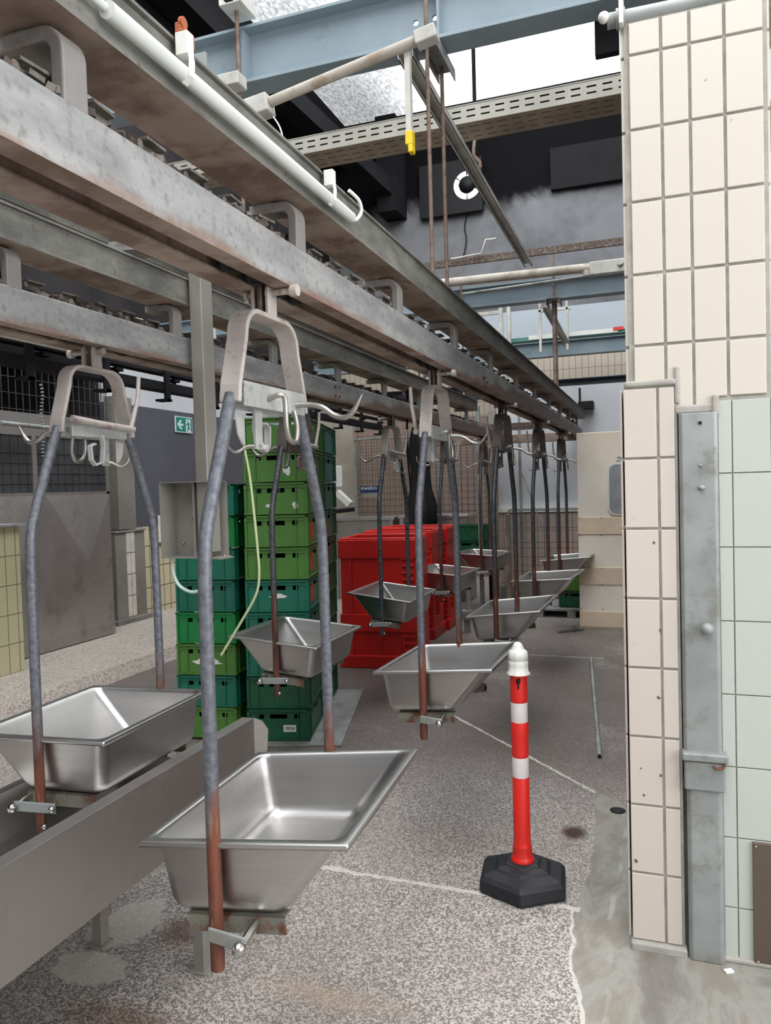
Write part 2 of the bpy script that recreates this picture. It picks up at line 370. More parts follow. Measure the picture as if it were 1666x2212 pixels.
M['daylit']=emis('daylight_through_fan',(.85,.93,1,1),3)
M['lit_window']=emis('lit_window_glow',(1,.72,.48,1),.8)
def clear():
    t=NT('clear_pane'); return t.pr((.9,.95,.95,1),.1,0,None,Transmission_Weight=1.0,IOR=1.1)
M['cloudy']=plain('cloudy_window',srgb(150,152,156),.3,0,.15,5)
def doormat_():
    t=NT('yellowed_door_plastic'); o=t.coord(); x,y,z=t.xyz(o)
    n=t.noise(o,1.6,5); col=t.mix(t.sstep(n,.35,.7),srgb(240,232,218),srgb(226,212,190))
    return t.pr(col,.5,0,None)
M['door_pl']=doormat_(); M['door_rib']=plain('browned_plastic_rib',srgb(222,202,176),.5,0,.08,4)
def mesh_wire(): return plain('mesh_wire',srgb(92,92,92),.45,.6)
M['wire']=mesh_wire()

def struct(mb,name,mat,**k):
    o=mb.build(name,mat,**k); o['kind']='structure'; return o
# ------------------------------------------------------------------ room shell
struct(MB().b2(-9,5,-9,14.7,-.12,0),'floor',M['floor'])
# ceiling: dark roof, open strip of wired glass between roof beams
c=MB(); c.b2(-9,-5.75,-9,14.7,8.8,8.95); c.b2(3.2,5,-9,14.7,8.8,8.95); c.b2(-5.75,3.2,14.3,14.7,8.8,8.95)
struct(c,'ceiling',M['dark_steel'])
g=MB(); g.b2(-5.75,3.2,-9,14.3,8.83,8.86)
struct(g,'window_1',M['sky_glass'])
b=MB()
for x in (1.9,): b.b2(x-.03,x+.03,-9,14.3,8.72,8.83)
struct(b,'trim_1',M['dark_steel'])
struct(MB().b2(-6.15,-5.72,-9,14.45,8.1,8.85),'trim_2',M['dark_steel'])
# back wall: rendered above, tiled below
w=MB(); w.b2(-9,5,14.5,14.8,4.9,9); w.cur=1; w.b2(-9,5,14.5,14.8,4.05,4.9); w.cur=2; w.b2(-9,5,14.5,14.8,0,4.05)
M['pale_blue']=plain('pale_blue_wall',srgb(184,194,202),.6,0,.06,.8)
struct(w,'wall_back',[M['upper_wall'],M['pale_blue'],M['tile_back']])
# left wall, Y running
LW=-6.2
w=MB(); w.b2(LW-.2,LW,7.55,14.5,2.79,3.25); w.cur=1; w.b2(LW-.2,LW,7.55,14.5,1.25,2.79); w.cur=2; w.b2(LW-.2,LW,7.55,14.5,.12,1.25)
w.cur=3; w.b2(LW-.25,LW-.03,-9,14.5,3.25,9)
M['sooty']=plain('sooty_upper_wall',srgb(46,44,45),.9,0,.3,1.5,Specular_IOR_Level=.15)
struct(w,'wall_left',[M['white_wall'],M['grey_wall'],M['tile_left'],M['sooty']])
# stone platform along the left wall
k=MB(); k.add([(-9,-9,.0),(-4.6,-9,0),(-4.6,14.5,0),(-9,14.5,0),(-9,-9,.12),(-4.66,-9,.12),(-4.66,14.5,.12),(-9,14.5,.12)],[(3,2,1,0),(4,5,6,7),(0,1,5,4),(1,2,6,5),(2,3,7,6),(3,0,4,7)])
struct(k,'trim_3',M['kerb'])

# ------------------------------------------------------------------ tiled pillar and wall on the right
PY=2.831
def tiles(mb,cols,rows,y,th=.008,g=.010,drop=()):
    for i,(x0,x1) in enumerate(cols):
        for j,(z0,z1) in enumerate(rows):
            if (i,j) in drop: continue
            mb.b2(x0+g/2,x1-g/2,y-th,y+.002,z0+g/2,z1-g/2)
p=MB(); p.b2(-.086,.362,PY+.0125,PY+.46,1.94,3.262); p.b2(.068,.192,PY+.013,PY+.06,1.9,1.96); p.b2(-.108,.068,PY+.0,PY+.46,.03,2.002); p.b2(.192,3.2,PY+.012,PY+.46,0,1.95); p.b2(.068,.192,PY+.055,PY+.46,0,1.96)
pil=struct(p,'wall_right',M['grout'])
rowsU=[(1.905,2.145),(2.145,2.392),(2.392,2.643),(2.643,2.890),(2.890,3.145),(3.145,3.258)]
colsU=[(-.074,.034),(.034,.124),(.124,.232),(.232,.353)]
t_=MB(); tiles(t_,colsU,rowsU,PY+.012,drop=((0,0),(2,0),(3,0)))
t_.b2(.129,.227,PY+.004,PY+.014,1.955,2.14); t_.b2(.129,.188,PY+.004,PY+.014,1.91,1.957)
t_.b2(-.069,.029,PY+.004,PY+.014,2.005,2.14); t_.b2(.237,.348,PY+.004,PY+.014,1.955,2.14)
for z0,z1 in rowsU: t_.b2(-.098,-.078,PY+.02,PY+.44,z0+.005,z1-.005)   # left return face
for z0,z1 in rowsU[1:]: t_.b2(.355,.37,PY+.02,PY+.44,z0+.005,z1-.005)
t_.build('upper_tiles',M['tile_cream'],pil,bev=.002)
rowsL=[(.028+.2463*k_,.028+.2463*(k_+1)) for k_ in range(8)]
t_=MB(); tiles(t_,[(-.112,.005),(.005,.063)],rowsL,PY,g=.009)
for z0,z1 in rowsL: t_.b2(-.121,-.113,PY+.004,PY+.44,z0+.005,z1-.005)
t_.build('lower_tiles',M['tile_peach'],pil,bev=.002)
zs=[0,.19,.436,.683,.934,1.187,1.44,1.692,1.94]
t_=MB(); rowsR=list(zip(zs[:-1],zs[1:])); cols=[(.196,.241)]+[(.241+.119*k_,.241+.119*(k_+1)) for k_ in range(24)]
tiles(t_,cols,rowsR,PY+.012,g=.004)
t_.build('mint_tiles',M['tile_mint'],pil,bev=.001)
# chipped spots on the peach tiles
chip=plain('bare_clay_chip',srgb(104,88,76),.9,0,.2,60)
for k_,(px_,py_,r_) in enumerate(((1413,1172,.005),(1427,1362,.006),(1423,1507,.006),(1428,1675,.006),(1392,1718,.005),(1385,1660,.003),(1374,1860,.007))):
    q_=atY(px_,py_,PY-.0085); rnd=random.Random(k_); poly=[(math.cos(a_*PI/4)*r_*rnd.uniform(.5,1.3),math.sin(a_*PI/4)*r_*rnd.uniform(.6,1.5)) for a_ in range(8)]
    MB().prism(poly,lambda a,b_,d,q_=q_:Vector((q_.x+a,PY-.0088+d,q_.z+b_)),.002).build('tile_chip',chip,pil)
# mortar smears where the pieces join
q=MB(); 
q.box((.069,PY+.018,2.0),(.018,.05,.13)); q.box((.13,PY+.02,1.915),(.14,.05,.03)); q.box((-.02,PY+.003,2.012),(.17,.03,.022)); q.box((.19,PY+.012,1.925),(.022,.05,.07))
q.box((-.02,PY-.004,.012),(.19,.05,.034)); q.box((.3,PY+.005,.008),(.22,.03,.02))
q.build('mortar_smear',M['grout'],pil,bev=.008,seg=3)
# things behind / right of the upper pillar
struct(MB().b2(1.0,1.2,3.6,14.5,0,9),'wall_east',M['sooty'])
w=MB(); w.b2(.366,3.2,PY+.1,PY+.4,1.95,2.78); w.cur=1; w.b2(.366,3.2,PY+.1,PY+.4,2.78,2.95); w.cur=0; w.b2(.366,3.2,PY+.1,PY+.4,2.95,3.12); w.cur=1; w.b2(.366,3.2,PY+.1,PY+.4,3.12,3.5); struct(w,'trim_7',[M['white_wall'],M['rust_brown']])
sk=empty('window_panel_stack',(0,0,0)); 
# steel channel pipe in the slot
cp=empty('steel_downpipe',(.134,PY,0),label='grey painted steel channel running down the slot between peach and mint tiles',cat='pipe')
pp=MB(); poly=[(-.062,.03),(-.062,-.012),(-.052,-.022),(.052,-.022),(.062,-.012),(.062,.03)]
pp.prism(poly,lambda a,b_,d:Vector((a-.0*d+(-.0)*d,b_,d+.685)),1.215)
pp.build('upper_channel',M['galv'],cp,bev=.003)
pp=MB(); poly=[(-.058,.03),(-.058,-.02),(-.046,-.032),(.046,-.032),(.058,-.02),(.058,.03)]
pp.prism(poly,lambda a,b_,d:Vector((a+.004,b_,d+.0)),.72)
pp.build('lower_channel',M['galv'],cp,bev=.004)
pp=MB(); pp.box((.006,-.022,.722),(.146,.06,.028)); pp.box((.004,-.018,.655),(.13,.05,.10))
pp.build('collar',M['galv'],cp,bev=.006,seg=3)
pp=MB(); pp.lathe([(.004,-.03),(.018,-.028),(.021,-.018),(.014,-.008),(.01,0)],(.018,-.024,1.165),20,Matrix.Rotation(-PI/2,3,'X').inverted()); pp.ball((.018,-.042,1.165),.021)
pp.build('round_knob',M['galv'],cp)
pp=MB(); pp.ball((.008,-.026,1.645),.012,sz=.8); pp.ball((.006,-.022,1.72),.006); pp.build('bolt_head',M['galv'],cp)
pp=MB(); pp.lathe([(.006,0),(.006,.003)],(.006,-.0235,1.865),12,Matrix.Rotation(PI/2,3,'X')); pp.build('screw_hole',M['black'],cp)
pp=MB(); pp.tube(smoothpts([(.03,-.05,.70),(.045,-.052,.69),(.062,-.05,.695),(.07,-.045,.712)]),.004,8); pp.build('torn_flap',M['rust'],cp)
bpy.data.objects.remove(sk)
# brown metal plate at the lower right
pl=MB(); pl.b2(.287,.9,PY-.008,PY+.002,.0,.432)
o=pl.build('metal_kick_plate',stainless('brown_plate',srgb(132,118,106),.5,(1,1,1),.4,srgb(100,80,66)),bev=.002); tag(o,'brownish brushed metal plate screwed low on the mint tiled wall','metal plate')
pl=MB(); pl.ball((.297,PY-.010,.42),.004); pl.ball((.30,PY-.010,.02),.004); pl.build('screw',M['bolt'],o)
# white chip on the floor by the pipe foot
ch=MB(); ch.box((.203,2.766,.004),(.03,.02,.008),.5); tag(ch.build('plastic_chip',M['white_pl'],bev=.002),'small white plastic chip on the floor at the foot of the steel channel','debris')
# beam end and pipe resting on top of the pillar
tp=MB(); tp.tube([(-.14,PY+.02,3.285),(.9,PY+.05,3.285)],.026,16); tp.tube([(-.11,PY+.02,3.285),(-.08,PY+.02,3.285)],.034,16)
o=tp.build('roof_pipe',M['galv']); tag(o,'grey blue pipe lying across the top of the tiled pillar','pipe')
tp=MB(); tp.b2(-.10,-.085,PY-.02,PY+.06,3.25,3.36); tp.ball((-.15,PY,3.29),.02); tp.build('pipe_clamp',M['white_pl'],o,bev=.002)

# ------------------------------------------------------------------ overhead rails
def rail(cx,y0,y1,ydarker,upy1,tilt,label):
    r=empty('overhead_rail',(cx,y0,0),label=label,cat='overhead rail')
    def yz(y): return tilt*(y-1.5)
    def beamMB(secs,a,b_):
        mb=MB()
        for (x0,x1,z0,z1,mi) in secs:
            mb.cur=mi
            vs=[(x0,a-y0,z0+yz(a)),(x1,a-y0,z0+yz(a)),(x1,b_-y0,z0+yz(b_)),(x0,b_-y0,z0+yz(b_)),(x0,a-y0,z1+yz(a)),(x1,a-y0,z1+yz(a)),(x1,b_-y0,z1+yz(b_)),(x0,b_-y0,z1+yz(b_))]
            mb.add(vs,[(4,5,6,7),(0,1,5,4),(1,2,6,5),(2,3,7,6),(3,0,4,7)]); mb.cur=1 if mi==0 else mi; mb.add(vs[:4],[(3,2,1,0)])
        return mb
    R_=[(.035,.088,2.232,2.352,0)]
    rb=MB()
    # material coordinates are local, heights are world heights
    beamMB(R_,y0,y1).build('right_profile',[M['rail_grey'],M['rust_brown']],r,bev=.006,seg=3)
    beamMB([(-.085,-.035,2.232,2.352,0),(-.035,-.02,2.232,2.245,1)],y0,y1).build('left_profile',[M['rust_brown'],M['rust_brown']],r,bev=.004)
    # top channel: web, bottom flange, top flange
    beamMB([(-.05,.108,2.488,2.496,0),(-.05,.112,2.596,2.604,2),(.094,.102,2.496,2.596,2)],y0,upy1).build('top_channel',[M['channel'],M['rust_brown'],M['channel']],r,bev=.002)
    n=0; y=y0+.2
    return r,yz
r1,yz1=rail(-1.02,.35,10.5,3,10.7,.003,'near overhead double steel rail with brackets, right above the front row of pans')
r2,yz2=rail(-2.02,.9,10.3,3,8.6,.003,'second overhead double steel rail, left behind the grey hanging post')
# curved brackets between profile and top channel
def bracket_mb(dz):
    mb=MB(); pts=[(.074,0,2.345),(.074,0,2.38),(.074,0,2.425)]+[(p_[0],0,p_[2]) for p_ in arc((.040,2.435),.034,0,90,6,'xz')]+[(.03,0,2.469),(-.06,0,2.469)]
    mb.strap([(a,b_,c_+dz) for a,b_,c_ in pts],.060,.028,(0,1,0)); 
    mb.box((-.02,0,2.478+dz),(.05,.05,.02)); return mb
def brackets(r,y0,ys,yzf):
    first=None
    for y in ys:
        if first is None: o=bracket_mb(0).build('bracket',M['brk'],r,bev=.004); first=o
        else: o=first.copy(); COL.objects.link(o); o.parent=r
        o.location=(0,y-y0,yzf(y))
M['chain_a']=plain('greasy_link',srgb(112,106,98),.7,.2,.4,30); M['chain_b']=plain('dark_greasy_link',srgb(74,64,58),.75,.1,.4,30)
M['brk']=weathered('worn_bracket',srgb(148,144,140),srgb(112,92,82),.45,8,.6,.25)
brackets(r1,.35,[1.09+.885*k_ for k_ in range(11)],yz1)
brackets(r2,.9,[1.05+.89*k_ for k_ in range(9)],yz2)
# joint line and bolts on second rail, small rust bolts
jb=MB()
for dy in (0,.07):
    for z in (2.265,2.32): jb.ball((.09,4.52-.9+dy,z+.008),.009)
jb.build('joint_bolt',M['rust'],r2)
jb=MB()
for yy,zz in ((4.35,2.29),(4.42,2.27),(4.40,2.25)): jb.ball((.09,yy-.35,zz),.012)
jb.build('joint_bolt',M['rust'],r1)
# conveyor chains, each one object
def chain(cx,y0,y1,z,seed):
    rnd=random.Random(seed); mb=MB(); y=y0; k_=0
    while y<y1:
        mb.cur=k_%2; w=.018 if k_%2 else .03
        dz=rnd.uniform(-.004,.006)
        mb.box((cx-.0+w,y,z+dz),(.005,.095,.024)); mb.box((cx-w,y,z+dz),(.005,.095,.024))
        mb.tube([(cx-.04,y-.04,z+dz),(cx+.045,y-.04,z+dz)],.010,8)
        if k_%2==0: mb.box((cx+.03,y+.0,z+.014+dz),(.05,.07,.006),rnd.uniform(-.2,.2))
        [mb.box((cx+.06+rnd.uniform(-.015,.008),y+rnd.uniform(-.04,.04),z-.022+rnd.uniform(-.003,.006)),(rnd.uniform(.01,.03),rnd.uniform(.01,.03),rnd.uniform(.006,.016)),0,Matrix.Rotation(rnd.uniform(-1,1),3,'Z')@Matrix.Rotation(rnd.uniform(-.6,.6),3,'X')) for _ in range(3)]
        y+=.08; k_+=1
    return mb
o=chain(-1.02,.4,10.4,2.385,1).build('drive_chain',[M['chain_a'],M['chain_b']]); tag(o,'greasy conveyor chain lying on the near overhead rail','chain')
o=chain(-2.02,.95,10.2,2.385,2).build('drive_chain',[M['chain_a'],M['chain_b']]); tag(o,'greasy conveyor chain lying on the second overhead rail','chain')

# ------------------------------------------------------------------ carriers with pans
def rrect(x0,x1,y0,y1,r,z,n=5):
    out=[]
    for (cx_,cy_,a0) in ((x1-r,y1-r,0),(x0+r,y1-r,90),(x0+r,y0+r,180),(x1-r,y0+r,270)):
        for i in range(n+1):
            a=math.radians(a0+90*i/n); out.append(Vector((cx_+r*math.cos(a),cy_+r*math.sin(a),z)))
    return out
def pan_mb():
    rings=[rrect(-.278,.278,-.338,.338,.006,-.014),rrect(-.278,.278,-.338,.338,.006,-.002),rrect(-.275,.275,-.335,.335,.006,0),
     rrect(-.254,.252,-.314,.314,.035,0),rrect(-.251,.247,-.311,.311,.035,-.004),rrect(-.249,.238,-.309,.309,.036,-.014),
     rrect(-.243,.172,-.304,.304,.038,-.085),rrect(-.236,.104,-.298,.298,.038,-.158),rrect(-.231,.090,-.293,.293,.038,-.176),rrect(-.221,.076,-.283,.283,.034,-.188),rrect(-.200,.055,-.262,.262,.028,-.194)]
    mb=MB(); n=len(rings[0]); vs=[v for r in rings for v in r]; fs=[]
    for i in range(len(rings)-1):
        for k_ in range(n):
            a=i*n+k_; b_=i*n+(k_+1)%n; fs.append((a,b_,b_+n,a+n))
    fs.append(tuple((len(rings)-1)*n+k_ for k_ in range(n)))
    mb.smooth=True; mb.add(vs,fs); return mb
def make_carrier(tube,ykm,sc):
    r=empty('pan_carrier',(0,0,0))
    # yoke: inverted U flat bar
    pts=[(0,-.196,1.905),(0,-.190,1.95),(0,-.150,2.075)]+[p_ for p_ in arc((-.078,2.085),.07,172,96,5)]+[p_ for p_ in arc((.078,2.085),.07,84,8,5)]+[(0,.150,2.075),(0,.190,1.95),(0,.196,1.905)]
    y=MB().strap(pts,.060,.014).build('yoke',ykm,r,bev=.004,seg=2)
    # clevis lugs + hanger blade + pin
    lg=MB()
    for sx in (-.022,.022):
        poly=[(-.026,2.15),(.026,2.15)]+[(math.cos(a)*.026,2.225+math.sin(a)*.026) for a in [i*PI/8 for i in range(9)]]
        lg.prism(poly,lambda a,b_,d,sx=sx:Vector((sx-.005+d,a,b_)),.010)
    lg.build('lug',ykm,r,bev=.002)
    MB().b2(-.006,.006,-.028,.014,2.17,2.40).build('hanger_blade',M['yoke_dark'],r,bev=.002)
    pn=MB().tube([(-.05,0,2.222),(.085,0,2.222)],.009,12).tube([(.085,0,2.222),(.105,0,2.222)],.0165,14).tube([(-.058,0,2.222),(-.046,0,2.222)],.014,6); pn.build('pin',M['yoke'],r,bev=.001)
    # trolley rollers in the slot
    for dy in (-.19,-.06,.1,.2): MB().lathe([(.012,-.014),(.036,-.012),(.036,.012),(.012,.014)],(0,dy,2.272),18,Matrix.Rotation(PI/2,3,'Y')).build('trolley_roller',M['black'],r)
    # cross plate
    MB().b2(.022,.030,-.175,.178,1.897,1.962).b2(-.030,-.022,-.15,.15,1.895,1.935).build('cross_plate',sc,r,bev=.002)
    # tubes
    for s_,yt in ((-1,-.190),(1,.190)):
        pts=[(0,yt,1.925),(0,s_*.215,1.87)]+smoothpts([(0,s_*.30,1.66),(0,s_*.333,1.56),(0,s_*.342,1.44)],5)+[(0,s_*.344,1.2),(0,s_*.345,.9),(0,s_*.345,.525)]
        MB().tube(pts,.0172,14).build('leg',tube,r)
    # meat hook
    hk=smoothpts([(.02,.115,1.925),(.06,.13,1.925),(.105,.135,1.915),(.145,.135,1.888),(.18,.135,1.882),(.205,.135,1.90),(.232,.135,1.945)],6)
    h=MB(); h.tube(hk[:-6],.0085,12); h.tube(hk[-7:],.0085,12,r2=.0012); h.build('hook',M['hook'],r)
    h=MB(); h.tube(smoothpts([(.03,-.05,1.925),(.06,-.045,1.935),(.07,-.03,1.925),(.07,-.025,1.85),(.07,-.005,1.815),(.07,.03,1.812),(.065,.052,1.85),(.055,.055,1.90)],6),.0075,12); h.build('hook',M['hook'],r)
    h=MB(); h.tube(smoothpts([(-.03,-.02,1.80),(-.05,-.03,1.80),(-.07,-.06,1.785),(-.075,-.09,1.80),(-.075,-.10,1.82)],5),.006,10,r2=.002); h.build('hook',M['hook'],r)
    # hanging strips
    st=MB(); st.b2(-.004,.004,-.075,-.038,1.79,1.90); st.lathe([(.007,-.006),(.007,.006)],(.006,-.056,1.803),10,Matrix.Rotation(PI/2,3,'Y')); 
    st.prism([(-.13,1.88),(-.085,1.885),(-.085,1.80),(-.10,1.805),(-.12,1.83)],lambda a,b_,d:Vector((-.03+d,a,b_)),.006)
    st.build('hanging_strip',sc,r,bev=.0015)
    st=MB().strap([(-.04,.01,1.905),(-.045,.01,1.86),(-.045,.02,1.80),(-.045,.06,1.79),(-.045,.078,1.81),(-.045,.082,1.86),(-.04,.05,1.87)],.02,.007); st.build('u_strap',sc,r,bev=.001)
    # lever on the rear side
    lv=MB(); lv.tube([(-.035,.155,1.958),(-.045,-.0,1.945),(-.06,-.155,1.935)],.0125,12); lv.tube([(-.06,-.135,1.93),(-.07,-.175,2.06),(-.07,-.185,2.145)],.010,12,r2=.008)
    lv.build('lever',M['yoke'],r)
    # pan bracket, links and bolts at both ends
    pn=pan_mb().build('pan',M['pan'],r); so=pn.modifiers.new('s','SOLIDIFY'); so.thickness=.0022; so.offset=-1
    pn.location=(.03,0,.838)
    for s_ in (-1,1):
        MB().b2(-.19,.075,s_*.282,s_*.288,-.244,-.199).b2(-.19,.075,s_*.25,s_*.288,-.204,-.199).build('pan_bracket',M['bracket_rust'],pn,bev=.0015)
        lk=MB(); lk.strap([(-.085 if s_>0 else -.01,s_*.368,.622),(.095,s_*.368,.612)],.008,.036,(0,1,0)); lk.build('link_plate',M['galv'],r,bev=.004)
        bl=MB(); bl.tube([(.085,s_*.30,.628),(.085,s_*.384,.612)],.011,12); bl.ball((.085,s_*.386,.612),.0165); bl.build('bolt',M['bolt'],r)
        if s_>0:
            MB().ball((-.078,s_*.378,.622),.012).build('bolt',M['bolt'],r)
            MB().ball((-.018,s_*.352,.545),.010).build('bolt',M['bolt'],r)
    return r,pn
def find(r,n): return [c_ for c_ in r.children if c_.name.split('.')[0]==n]
# (carrier Y, swing, pan (yaw, roll, pitch) degrees, pan centre, pan scale)
line1=[(1.905,0,(3.3,-5.2,-.6),(-.971,1.895,.839),1.0),(3.64,0,(-1,-4.4,-1.1),(-.977,3.65,.832),1.03),(5.375,-.03,(-4,-6.7,2),(-.985,5.43,.805),.95),(7.115,-.05,(-5,-4,1),(-.96,7.13,.82),.98),(8.87,-.02,(-3,-5,0),(-.96,8.87,.83),1.0)]
tubes1=['tube_grey','tube_grey','tube_dark','tube_dark','tube_dark']
lab1=['nearest rust-legged carrier on the front rail holding a large shiny steel pan','second carrier on the front rail, pan beside the red and white post','third carrier on the front rail, its pan behind the white cap of the post','fourth carrier on the front rail, pan left of the green crates on a pallet','farthest carrier on the front rail, pan against the cream door']
line2=[(2.385,0,(3.1,-.9,-.6),(-2.06,2.386,.846),1.04),(4.12,0,(0,5.2,0),(-2.04,4.10,.835),1.0),(5.86,0,(-1.9,6.4,1),(-2.05,5.88,.826),.97),(7.60,0,(-6,4.2,.4),(-2.07,7.60,.81),.97),(9.34,.05,(-4,3,0),(-2.05,9.34,.83),1.0)]
tubes2=['tube_grey','tube_dark','tube_speck','tube_dark','tube_dark']
lab2=['leftmost carrier over the trough, rusty legs and a wide steel pan','carrier on the second rail with its pan in front of the tall green crates','carrier with speckled tubes and a small pan before the red boxes','carrier on the second rail with its pan just right of the red boxes','farthest carrier on the second rail beside the far green crate']
protos={}
def carrier(X,Y,rz,tube,rot,pos,sc_,label,group,flip):
    key=tube
    if key not in protos:
        r,_=make_carrier(M[tube],M['yoke'] if tube!='tube_dark' else M['yoke_dark'],M['white_scale'] if tube!='tube_dark' else M['yoke_dark']); protos[key]=r
    else: r=copy_tree(protos[key])
    r.location=(X,Y,0); r.rotation_euler=(0,0,rz+(PI if flip else 0)); tag(r,label,'pan carrier',group)
    pn=find(r,'pan')[0]; yaw,roll,pitch=[math.radians(q_) for q_ in rot]
    dx,dy=pos[0]-X,pos[1]-Y; a=-(rz+(PI if flip else 0))
    pn.location=(dx*math.cos(a)-dy*math.sin(a),dx*math.sin(a)+dy*math.cos(a),pos[2]); f_=-1 if flip else 1
    pn.rotation_euler=(f_*pitch,f_*roll,yaw-rz); pn.scale=(sc_,sc_,sc_)
    return r
for (Y,rz,rot,pos,sc_),tb,lb in zip(line1,tubes1,lab1): carrier(-1.02,Y,rz,tb,rot,pos,sc_,lb,'pan carriers on the front rail',False)
for (Y,rz,rot,pos,sc_),tb,lb in zip(line2,tubes2,lab2): carrier(-2.02,Y,rz,tb,rot,pos,sc_,lb,'pan carriers on the second rail',True)

for c_ in find(protos['tube_grey'],'lever'): bpy.data.objects.remove(c_)   # the nearest carrier has no lever showing
# ------------------------------------------------------------------ white tube lamp clipped to rail 1
lt=empty('tube_lamp',(-.893,1.0,2.532),label='long white tubular lamp clipped along the near overhead rail',cat='lamp')
MB().tube([(0,.13,-.005),(0,1.26,-.005)],.0165,18).build('lamp_tube',M['lamp_tube'],lt)
MB().tube([(-.005,-.5,0),(-.005,.14,0)],.008,10).build('feed_pipe',M['lamp_tube'],lt)
for yy in (.36,1.09):
    MB().strap([(.012,yy,.05),(.02,yy,.02),(.018,yy,-.012),(0,yy,-.024)],.018,.004,(0,1,0)).b2(-.01,.018,yy-.012,yy+.012,.03,.075).build('clip',M['white_pl'],lt,bev=.001)
MB().tube(smoothpts([(0,1.26,-.005),(.0,1.30,.0),(.012,1.32,.03),(.012,1.30,.06),(.0,1.25,.075)],5),.006,8).build('cable_loop',M['white_pl'],lt)
rc=MB(); rc.b2(-.915,-.900,1.365,1.385,2.60,2.64); rc.b2(-.905,-.88,1.35,1.385,2.585,2.615); rc.lathe([(.012,0),(.012,.008)],(-.905,1.375,2.64),12,Matrix.Rotation(PI/2,3,'Y')); o=rc.build('rusty_clamp',weathered('orange_rust',srgb(176,96,58),srgb(140,110,90),.4,12,.8,0),bev=.003); tag(o,'small orange rusty clamp on the near rail above the white tube','clamp')

# ------------------------------------------------------------------ roof crossbeams
def ibeam(name,x0,x1,yc,zb,h,fw,mat,label,holes=(),tf=.016):
    r=empty(name,((x0+x1)/2,yc,zb),label=label,cat='steel beam'); X=(x1-x0)/2
    mb=MB()
    if holes:
        # web split around round holes
        hs=sorted(holes); xs=[-X]; 
        for hx,hz,hr in hs: xs+=[hx-hr*1.6,hx+hr*1.6]
        xs.append(X)
        for i in range(0,len(xs),2): mb.b2(xs[i],xs[i+1],-.006,.006,tf,h-tf)
        for hx,hz,hr in hs:
            a=hr*1.6; mb.b2(hx-a,hx+a,-.006,.006,tf,hz-a); mb.b2(hx-a,hx+a,-.006,.006,hz+a,h-tf)
            n=16
            for i in range(n):
                t0,t1=2*PI*i/n,2*PI*(i+1)/n
                def sq(t): 
                    c_,s_=math.cos(t),math.sin(t); k_=a/max(abs(c_),abs(s_)); return (hx+c_*k_,hz+s_*k_)
                A=(hx+hr*math.cos(t0),hz+hr*math.sin(t0)); B=(hx+hr*math.cos(t1),hz+hr*math.sin(t1)); C_=sq(t1); D=sq(t0)
                mb.prism([A,B,C_,D],lambda u,v,d:Vector((u,-.006+d,v)),.012)
    else: mb.b2(-X,X,-.006,.006,tf,h-tf)
    mb.build('web',mat,r)
    MB().b2(-X,X,-fw/2,fw/2,0,tf).build('bottom_flange',mat,r,bev=.002); MB().b2(-X,X,-fw/2,fw/2,h-tf,h).build('top_flange',mat,r,bev=.002)
    return r
xc=(-6.1+.9)/2
b1=ibeam('cross_beam',-6.1,.9,3.575,3.747,.285,.15,M['blue_beam'],'nearest blue-grey roof beam with two round holes, across the top of the view',holes=[(-1.05-xc,.135,.014),(-.955-xc,.137,.014)])
MB().b2(-1.96-xc,-1.945-xc,-.07,.07,.016,.269).b2(-.93-xc,-.92-xc,-.07,.0,.016,.269).build('stiffener',M['blue_beam'],b1)
b2_=ibeam('cross_beam',-6.1,.9,8.4,3.62,.225,.14,M['blue_beam'],'blue-grey roof beam behind the beige pipe, second one back')
b3_=ibeam('cross_beam',-6.1,.9,13.3,3.80,.26,.16,M['blue_beam'],'far blue-grey roof beam in front of the tiled back wall')
b4_=ibeam('cross_beam',-6.1,.9,11.6,2.98,.20,.2,M['blue_dark'],'dark blue beam with a pale pipe under it, low at the back')
o=MB().tube([(-1.9,11.45,2.97),(.3,11.45,2.97)],.016,10).build('pale_pipe',M['galv']); tag(o,'thin pale pipe running below the dark blue beam','pipe')
# black roof end beam hanging at the top right, beside the pillar
o=MB().b2(-.235,-.13,3.652,3.70,3.60,4.9).build('dark_bracket_post',M['dark_steel'],bev=.004); tag(o,'dark steel drop post below the near roof beam beside the pillar top','steel post')

# threaded rods and clamps
def rod(x,y,z0,z1,r,mat,label,name='threaded_rod'):
    o=MB().tube([(0,0,0),(0,0,z1-z0)],r,10).build(name,mat,loc=(x,y,z0)); return tag(o,label,'threaded rod','rusty rods hanging from the roof beams')
M['rodm']=weathered('rod_rust',srgb(132,112,100),srgb(100,76,64),.5,20,.7,.1)
rod(-.965,3.45,2.61,4.6,.0095,M['rodm'],'rusty rod passing in front of the nearest blue-grey beam, left one of the close pair')
rod(-.965,3.71,2.61,3.80,.0095,M['rodm'],'rusty rod behind the nearest blue-grey beam, right one of the close pair')
rod(-1.945,3.45,2.61,4.4,.0105,M['rodm'],'rusty rod at the left, through the small white channel on the nearest beam')
rod(-2.0,8.3,2.62,4.1,.011,M['rust_brown'],'brown rod crossing the second blue-grey beam at its left')
rod(-1.0,8.3,2.62,4.15,.012,M['rust_brown'],'brown rod crossing the second blue-grey beam near the pillar')
o=rod(-1.0,8.34,2.62,3.62,.027,M['rust_brown'],'thick brown sleeve tube below the second blue-grey beam','sleeve_tube'); o['category']='tube'
def clampU(x,y,z,w,l,label,open_up=True,mat='grey_white',hh=.05):
    mb=MB(); s_=1 if open_up else -1
    mb.b2(x-w/2,x+w/2,y-l/2,y+l/2,z,z+.006*s_); mb.b2(x-w/2,x-w/2+.005,y-l/2,y+l/2,z,z+hh*s_); mb.b2(x+w/2-.005,x+w/2,y-l/2,y+l/2,z,z+hh*s_)
    return tag(mb.build('clamp_channel',M[mat],bev=.001),label,'clamp')
